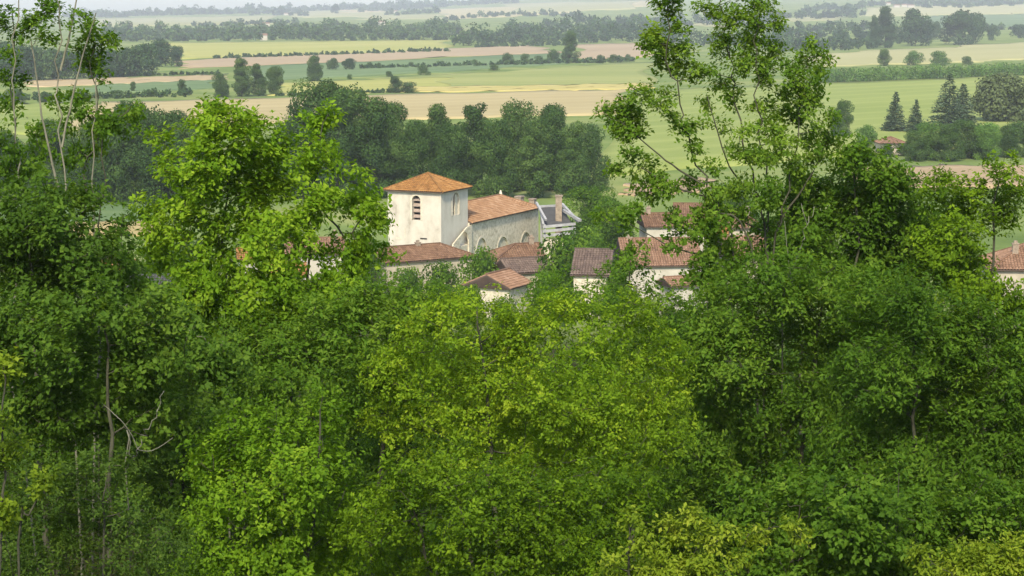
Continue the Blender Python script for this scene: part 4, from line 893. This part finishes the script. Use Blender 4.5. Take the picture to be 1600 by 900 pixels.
tree('hillside_tree', 'dark leafy tree filling the left slope under the saplings', [(60, 525, 72), (160, 540, 62), (245, 550, 62), (30, 610, 62), (135, 625, 72), (235, 640, 55), (320, 545, 55), (345, 600, 45), (70, 680, 60), (10, 520, 50), (165, 480, 45), (250, 490, 45)], 31, 150, 'dark', tone=0.5, leaf=0.115)
tree('hillside_shrub', 'olive-brown shrub in the lower left corner', [(80, 765, 66), (165, 760, 60), (55, 835, 72), (150, 845, 72), (235, 840, 55), (30, 900, 60), (120, 915, 60), (215, 905, 55), (20, 760, 46)], 27, 120, 'olive', cat='shrub', tone=0.36, leaf=0.085, trunk_r=0.07)
tree('hillside_shrub', 'bright grass-green shrub right of the dark hollow', [(345, 715, 50), (405, 690, 60), (365, 775, 58), (440, 755, 70), (335, 810, 40), (430, 845, 72), (515, 800, 70), (495, 705, 55), (535, 875, 66), (330, 880, 56), (300, 720, 18), (420, 920, 60), (500, 640, 40), (330, 740, 40)], 29, 420, 'lush', cat='shrub', tone=0.30, leaf=0.095, trunk_r=0.08)
tree('hillside_tree', 'mid-green leafy tree left of the yellow-green hornbeam', [(440, 530, 60), (520, 510, 62), (565, 565, 52), (460, 605, 70), (385, 615, 48), (540, 640, 52), (420, 660, 55), (620, 500, 42), (600, 470, 32), (380, 545, 42), (560, 480, 40), (480, 560, 60), (340, 670, 36), (640, 460, 26)], 34, 470, 'oak', tone=0.66, leaf=0.115)
tree('hornbeam', 'broad yellow-green hornbeam in the middle of the hillside', [(700, 500, 50), (745, 480, 28), (830, 520, 55), (930, 505, 50), (1005, 530, 50), (640, 565, 58), (760, 590, 86), (900, 600, 95), (1015, 620, 66), (605, 640, 46), (690, 680, 80), (820, 700, 90), (950, 705, 80), (880, 490, 34), (980, 480, 30), (1045, 560, 34), (660, 510, 30), (1040, 690, 40), (790, 520, 50), (600, 590, 36)], 33, 800, 'hornbeam', tone=0.62, leaf=0.08, dens=1.25, tuft=8)
tree('hillside_shrub', 'deeper green hornbeam shrub below the yellow-green one', [(640, 765, 70), (740, 790, 80), (850, 790, 80), (940, 785, 60), (640, 870, 72), (750, 880, 76), (860, 880, 76), (960, 870, 56), (580, 830, 50), (700, 930, 60), (1000, 780, 46), (900, 920, 60), (800, 930, 60)], 28.5, 780, 'hornbeam', cat='shrub', tone=0.24, leaf=0.082, dens=1.2, tuft=8, trunk_r=0.08)
tree('elder_shrub', 'lime-yellow shrub with drooping leaf heads at the bottom edge', [(985, 815, 15), (982, 808, 12), (1050, 828, 30), (1080, 815, 22), (1020, 850, 30), (1105, 840, 26), (1100, 810, 12), (1140, 832, 16), (1180, 838, 22), (1225, 826, 18), (958, 875, 14), (955, 890, 14), (1030, 890, 36), (1090, 885, 34), (1000, 905, 30), (1150, 870, 14), (1060, 910, 40), (1250, 835, 10), (1120, 910, 26)], 24, 1060, 'lime', cat='shrub', tone=0.38, leaf=0.09, gr=0.88, trunk_r=0.04, clump_r=0.12, droop=0.9, dens=0.5, depth=0.3)
tree('elder_shrub', 'lime-yellow shrub in the bottom right corner', [(1432, 866, 10), (1450, 875, 16), (1480, 888, 20), (1510, 882, 24), (1545, 872, 24), (1575, 868, 22), (1600, 862, 22), (1560, 900, 32), (1500, 910, 26), (1620, 890, 30)], 24, 1540, 'lime', cat='shrub', tone=0.4, leaf=0.085, trunk_r=0.04, clump_r=0.12, dens=0.6, depth=0.3)
tree('lime_sapling', 'lime-green leafy sapling at the left photo edge', [(5, 585, 14), (8, 570, 8), (3, 660, 16), (14, 695, 14), (5, 720, 18), (5, 790, 12), (72, 748, 11), (60, 758, 7), (2, 820, 14)], 24, 0, 'lime', cat='tree', tone=0.25, leaf=0.10, dens=0.5, trunk_r=0.03, clump_r=0.13, depth=0.2, stems=[[(4, 900), (6, 760), (6, 660), (6, 570)], [(30, 880), (50, 800), (70, 748)]])
tree('oak', 'green oak with star-shaped leaf tufts right of the hornbeam', [(1150, 480, 58), (1220, 445, 58), (1130, 560, 60), (1230, 540, 70), (1305, 500, 68), (1180, 640, 72), (1290, 620, 72), (1100, 640, 50), (1085, 720, 54), (1190, 730, 72), (1100, 520, 40), (1080, 580, 36), (1060, 800, 46), (1290, 440, 40)], 39, 1190, 'oak', tone=0.46, leaf=0.13)
tree('oak', 'spreading oak at the right photo edge', [(1380, 480, 68), (1450, 545, 70), (1375, 580, 62), (1530, 560, 70), (1480, 640, 70), (1560, 660, 70), (1400, 680, 70), (1310, 710, 62), (1500, 740, 72), (1595, 740, 56), (1595, 540, 46), (1430, 470, 40), (1420, 760, 60), (1500, 490, 40), (1610, 620, 50)], 36, 1460, 'oak', tone=0.52, leaf=0.135)
tree('oak', 'darker low oak along the bottom right', [(1250, 790, 70), (1350, 800, 78), (1450, 815, 70), (1550, 800, 70), (1200, 865, 62), (1310, 880, 70), (1420, 900, 56), (1150, 790, 52), (1600, 840, 56), (1130, 870, 40), (1500, 880, 50), (1260, 930, 60), (1370, 930, 50)], 29, 1330, 'oak', tone=0.38, leaf=0.115, trunk_r=0.09)
tree('ash_tree', 'dense tree in front of the barn and bare field at right', [(1225, 372, 50), (1280, 325, 50), (1330, 305, 48), (1375, 268, 32), (1388, 246, 14), (1365, 330, 58), (1310, 390, 62), (1425, 330, 42), (1445, 400, 62), (1245, 305, 38), (1390, 400, 60), (1340, 255, 26), (1400, 290, 30), (1335, 232, 16), (1370, 440, 50)], 44, 1330, 'oak', tone=0.45, leaf=0.14)
tree('field_maple', 'yellow-tinged tree with bronze tips at the right edge of the slope', [(1562, 258, 18), (1545, 275, 14), (1570, 310, 32), (1568, 338, 20), (1500, 325, 42), (1480, 380, 50), (1512, 420, 44), (1590, 474, 34), (1470, 285, 20), (1455, 300, 18), (1545, 350, 20), (1510, 295, 18), (1575, 285, 16), (1520, 455, 42)], 42, 1530, 'hornbeam', tone=0.28, leaf=0.12)
tree('ash_sapling', 'tall sparse ash rising beyond the top edge right of centre', [(1040, 12, 22), (1025, 45, 18), (1052, 45, 14), (1038, 78, 20), (1018, 70, 11), (1068, 85, 13), (1080, 112, 18), (1060, 108, 12), (1025, 108, 11), (1010, 140, 11), (1000, 145, 10), (1035, 150, 14), (1030, 172, 12), (970, 172, 16), (962, 190, 16), (985, 188, 20), (985, 212, 16), (1002, 208, 12), (950, 172, 8), (1015, 60, 12), (1000, 258, 16), (965, 262, 8), (1020, 270, 14), (985, 245, 10), (1040, 290, 16), (1010, 300, 18), (945, 178, 7), (1050, 185, 9), (1068, 205, 10), (1090, 190, 12), (1045, -20, 20), (1088, 230, 12), (1056, 343, 14), (1060, 368, 14), (1050, 388, 10), (1100, 362, 18), (1095, 395, 16), (1000, 332, 14), (972, 346, 15), (940, 342, 11), (1122, 350, 18), (1132, 385, 20), (1085, 424, 13), (1102, 432, 20), (975, 400, 12), (992, 392, 12), (1140, 420, 24), (1110, 330, 14)], 43, 1190, 'oak', tone=0.55, leaf=0.12, clump_r=0.19, dens=0.55, depth=0.5, gr=1.1, trunk_r=0.035, stems=[[(1180, 470), (1112, 310), (1075, 205), (1052, 120), (1038, 0), (1032, -70)], [(1075, 210), (1030, 165), (985, 135)], [(1100, 290), (1040, 250), (970, 190)], [(1110, 310), (1050, 290), (1000, 260)], [(1150, 430), (1110, 380), (1060, 355)], [(1130, 400), (1060, 390), (985, 350)]])
tree('ash_sapling', 'bushier many-stemmed ash just right of the sparse one', [(1115, 8, 18), (1105, 20, 12), (1150, 25, 24), (1140, 60, 20), (1168, 62, 22), (1125, 90, 12), (1160, 100, 20), (1105, 118, 14), (1130, 132, 16), (1148, 150, 16), (1110, 160, 12), (1190, 15, 24), (1185, 50, 20), (1205, 85, 20), (1195, 122, 20), (1215, 160, 22), (1170, 165, 14), (1265, 88, 24), (1245, 105, 18), (1278, 112, 16), (1255, 145, 22), (1272, 165, 16), (1235, 180, 20), (1262, 205, 20), (1288, 185, 16), (1222, 230, 24), (1185, 245, 20), (1145, 232, 16), (1112, 265, 13), (1150, 290, 20), (1195, 305, 26), (1245, 270, 26), (1105, 305, 16), (1280, 240, 22), (1160, 200, 12), (1205, 200, 14), (1128, 200, 12), (1300, 215, 14), (1165, -15, 22), (1210, 40, 12), (1240, 135, 16), (1150, 330, 24), (1100, 340, 18), (1085, 290, 12), (1180, 90, 14), (1190, 190, 12)], 43.5, 1200, 'oak', tone=0.56, leaf=0.12, clump_r=0.19, dens=0.52, depth=0.7, gr=1.12, trunk_r=0.035, stems=[[(1195, 470), (1182, 300), (1150, 180), (1142, 100), (1122, -30)], [(1200, 470), (1200, 300), (1186, 200), (1180, 80), (1192, -30)], [(1205, 470), (1225, 320), (1248, 190), (1266, 90)], [(1185, 310), (1140, 260), (1105, 150)], [(1215, 350), (1270, 270), (1295, 205)], [(1190, 360), (1130, 330), (1095, 300)]])
# dead and bare stems standing out of the leaves
def bare(label, stems, D, r=0.02, name='dead_sapling', bark='palebark'):
    b = pix(stems[0][0][0], stems[0][0][1], D); gx = b[0]; base = np.array((gx * (D + 1.5) / D, D + 1.5, float(h(gx, D + 1.5)) - 0.1)); root = empty(name, base); tag(root, label, 'sapling')
    st = []
    for i, s in enumerate(stems):
        P = [pix(u, v, D + (rng.normal() * 0.08 if (i or j) else 0)) for j, (u, v) in enumerate(s)]
        if i == 0: P = [base] + P
        st.append((np.array(P), r * (1 if i == 0 else 0.6), 0.006))
    sp, _ = grow(st, np.zeros((0, 3)), 0.01); mobj('trunk', tube_mesh('trunk', [(P - base, q) for P, q in sp], M[bark], 6), root)
bare('pale forked dead branch standing in the dark hollow at left', [[(200, 745), (207, 722), (215, 700), (230, 675), (243, 645), (255, 612)], [(215, 701), (206, 680), (192, 660), (176, 645), (162, 632)], [(214, 702), (232, 705), (250, 698), (270, 684)]], 28.5, 0.012)
bare('pale bare sapling forking in front of the right-hand trees', [[(1222, 520), (1232, 490), (1239, 455), (1242, 420), (1252, 385), (1262, 352), (1271, 325)], [(1239, 450), (1233, 415), (1229, 380), (1226, 345)], [(1232, 490), (1252, 482), (1275, 460), (1293, 434)], [(1262, 352), (1256, 335), (1252, 318)]], 39.0, 0.018)
bare('thin pale stem rising beside the lush tree trunk', [[(355, 610), (345, 560), (335, 545), (300, 520), (285, 510)], [(340, 555), (338, 540)]], 33, 0.022)
# back rows of the slope, seen in the gaps; low leaf tones paint shade there
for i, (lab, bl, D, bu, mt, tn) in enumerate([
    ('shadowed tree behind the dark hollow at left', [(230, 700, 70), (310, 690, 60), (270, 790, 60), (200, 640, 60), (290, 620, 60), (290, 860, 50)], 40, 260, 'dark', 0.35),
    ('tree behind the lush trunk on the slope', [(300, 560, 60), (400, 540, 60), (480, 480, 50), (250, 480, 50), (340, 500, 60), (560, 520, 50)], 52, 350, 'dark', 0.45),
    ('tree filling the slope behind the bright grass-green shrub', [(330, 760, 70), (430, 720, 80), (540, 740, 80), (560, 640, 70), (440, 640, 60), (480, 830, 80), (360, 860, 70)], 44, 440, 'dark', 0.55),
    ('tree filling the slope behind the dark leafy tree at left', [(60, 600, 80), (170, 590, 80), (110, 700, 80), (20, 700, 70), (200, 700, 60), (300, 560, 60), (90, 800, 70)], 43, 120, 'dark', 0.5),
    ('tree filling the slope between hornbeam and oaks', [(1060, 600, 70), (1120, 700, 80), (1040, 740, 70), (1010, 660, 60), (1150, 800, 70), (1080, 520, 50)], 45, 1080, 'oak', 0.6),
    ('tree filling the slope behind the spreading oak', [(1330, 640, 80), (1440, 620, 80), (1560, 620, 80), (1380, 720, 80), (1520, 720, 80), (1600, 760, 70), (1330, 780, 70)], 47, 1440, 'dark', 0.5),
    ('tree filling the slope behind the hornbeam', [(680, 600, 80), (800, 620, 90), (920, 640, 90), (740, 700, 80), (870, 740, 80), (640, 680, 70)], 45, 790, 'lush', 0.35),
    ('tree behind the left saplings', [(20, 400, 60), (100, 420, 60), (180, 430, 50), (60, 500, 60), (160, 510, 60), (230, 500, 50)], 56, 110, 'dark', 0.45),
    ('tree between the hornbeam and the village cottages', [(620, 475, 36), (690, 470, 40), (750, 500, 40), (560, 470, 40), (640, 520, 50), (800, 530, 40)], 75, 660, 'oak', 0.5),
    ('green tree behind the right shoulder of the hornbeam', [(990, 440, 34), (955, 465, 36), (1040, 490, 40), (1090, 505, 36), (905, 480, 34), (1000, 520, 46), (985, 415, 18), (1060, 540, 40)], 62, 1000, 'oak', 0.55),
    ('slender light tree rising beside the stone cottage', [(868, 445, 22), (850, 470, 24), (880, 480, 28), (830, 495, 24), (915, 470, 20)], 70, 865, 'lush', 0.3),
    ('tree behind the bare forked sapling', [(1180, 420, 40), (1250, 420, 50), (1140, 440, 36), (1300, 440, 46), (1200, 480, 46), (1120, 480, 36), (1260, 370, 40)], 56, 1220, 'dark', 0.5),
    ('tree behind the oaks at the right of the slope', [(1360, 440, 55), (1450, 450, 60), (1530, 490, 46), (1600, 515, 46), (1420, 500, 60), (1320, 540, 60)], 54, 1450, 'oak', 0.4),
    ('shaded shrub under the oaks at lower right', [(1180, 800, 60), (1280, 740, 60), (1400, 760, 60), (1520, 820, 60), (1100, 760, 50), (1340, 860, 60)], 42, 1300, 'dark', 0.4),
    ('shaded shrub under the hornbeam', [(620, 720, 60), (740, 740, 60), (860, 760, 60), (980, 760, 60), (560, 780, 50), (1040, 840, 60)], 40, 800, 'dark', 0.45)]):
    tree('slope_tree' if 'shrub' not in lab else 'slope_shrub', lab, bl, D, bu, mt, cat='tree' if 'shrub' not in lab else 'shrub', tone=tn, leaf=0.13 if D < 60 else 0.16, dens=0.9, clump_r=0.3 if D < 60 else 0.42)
# the wood goes on beyond both edges of the view and down the lower slope
def copy_to(src, x, y, label, group, rz=0.0, sc=1.0):
    c = src.copy(); COL.objects.link(c); c.location = (x, y, float(h(x, y)) - 0.15); c.rotation_euler = (0, 0, rz); c.scale = (sc, sc, sc); c['label'] = label; c['group'] = group
    for ch in list(src.children):
        d = ch.copy(); COL.objects.link(d); d.parent = c
    return c
SRC = [o for o in S.objects if o.type == 'EMPTY' and o.name.split('.')[0] in ('oak', 'hillside_tree', 'hornbeam')]
for side, word in ((-1, 'left'), (1, 'right')):
    for i, (D, m) in enumerate(((30, 3.0), (31, 7.5), (38, 3.5), (39, 8.5), (46, 4.0), (52, 9.0), (60, 5.0), (26, 11.5))):
        copy_to(SRC[(i * 2 + (side > 0)) % len(SRC)], side * (800 / FPX * D + m), D, 'tree of the same wood standing beyond the %s edge of the view' % word, 'wood beyond the %s edge' % word, i * 1.3, 0.95)
for i in range(34):
    D = 66 + (i % 6) * 17 + rng.uniform(-5, 5); u = -500 + 2600 * ((i * 0.618) % 1.0); p = pix(u, 450, D)
    g = float(h(p[0], D)); H = min(9.0, pix(u, 545 if D < 110 else 520, D)[2] - g)
    if H > 2.5: place('broad%d' % (i % 4), 'lower_slope_tree', 'tree on the lower wooded slope between the front trees and the village', (p[0], D, g - 0.1), H, 1.15, 'tree', 'trees on the lower slope', 'oak')
# undergrowth covering the slope
def undergrowth():
    n = 45000; y = rng.uniform(12, 175, n); x = rng.uniform(-1, 1, n) * (8 + 0.34 * y)
    z = h(x, y) + rng.uniform(0, 1, n) ** 1.5 * (0.8 + 0.5 * np.sin(x * 0.9) * np.sin(y * 0.6))
    P = np.stack([x, y, z], 1); Dr = unit(rng.normal(size=(n, 3)) + np.array((0, 0, 0.3))); N = unit(rng.normal(size=(n, 3)) * 0.6 + np.array((0, 0, 1)))
    L = rng.uniform(0.12, 0.3, n) * (0.6 + y / 120)
    tag(mobj('undergrowth', leaf_mesh('undergrowth', P, Dr, N, L, L * 0.6, 0.4 + rng.normal(size=n) * 0.15, M['dark'])), 'low leafy undergrowth covering the wooded slope', 'undergrowth', kind='stuff')
undergrowth()

# ------------------------------------------------------------------ haze over the valley
def haze():
    bm = bmesh.new(); bbox(bm, -6000, 6000, -310, 9330, -6, 175)
    me = bpy.data.meshes.new('haze'); bmesh.ops.recalc_face_normals(bm, faces=bm.faces); bm.to_mesh(me); bm.free()
    m, n, out = newmat('haze'); v = n.nodes.new('ShaderNodeVolumePrincipled')
    v.inputs['Color'].default_value = (0.90, 0.94, 1.0, 1); v.inputs['Density'].default_value = HAZE; v.inputs['Anisotropy'].default_value = 0.0
    n.links.new(v.outputs[0], out.inputs['Volume']); me.materials.append(m)
    tag(mobj('haze', me), 'thin pale summer haze over the valley', 'haze', kind='stuff')
HAZE = 1.05e-4
haze()
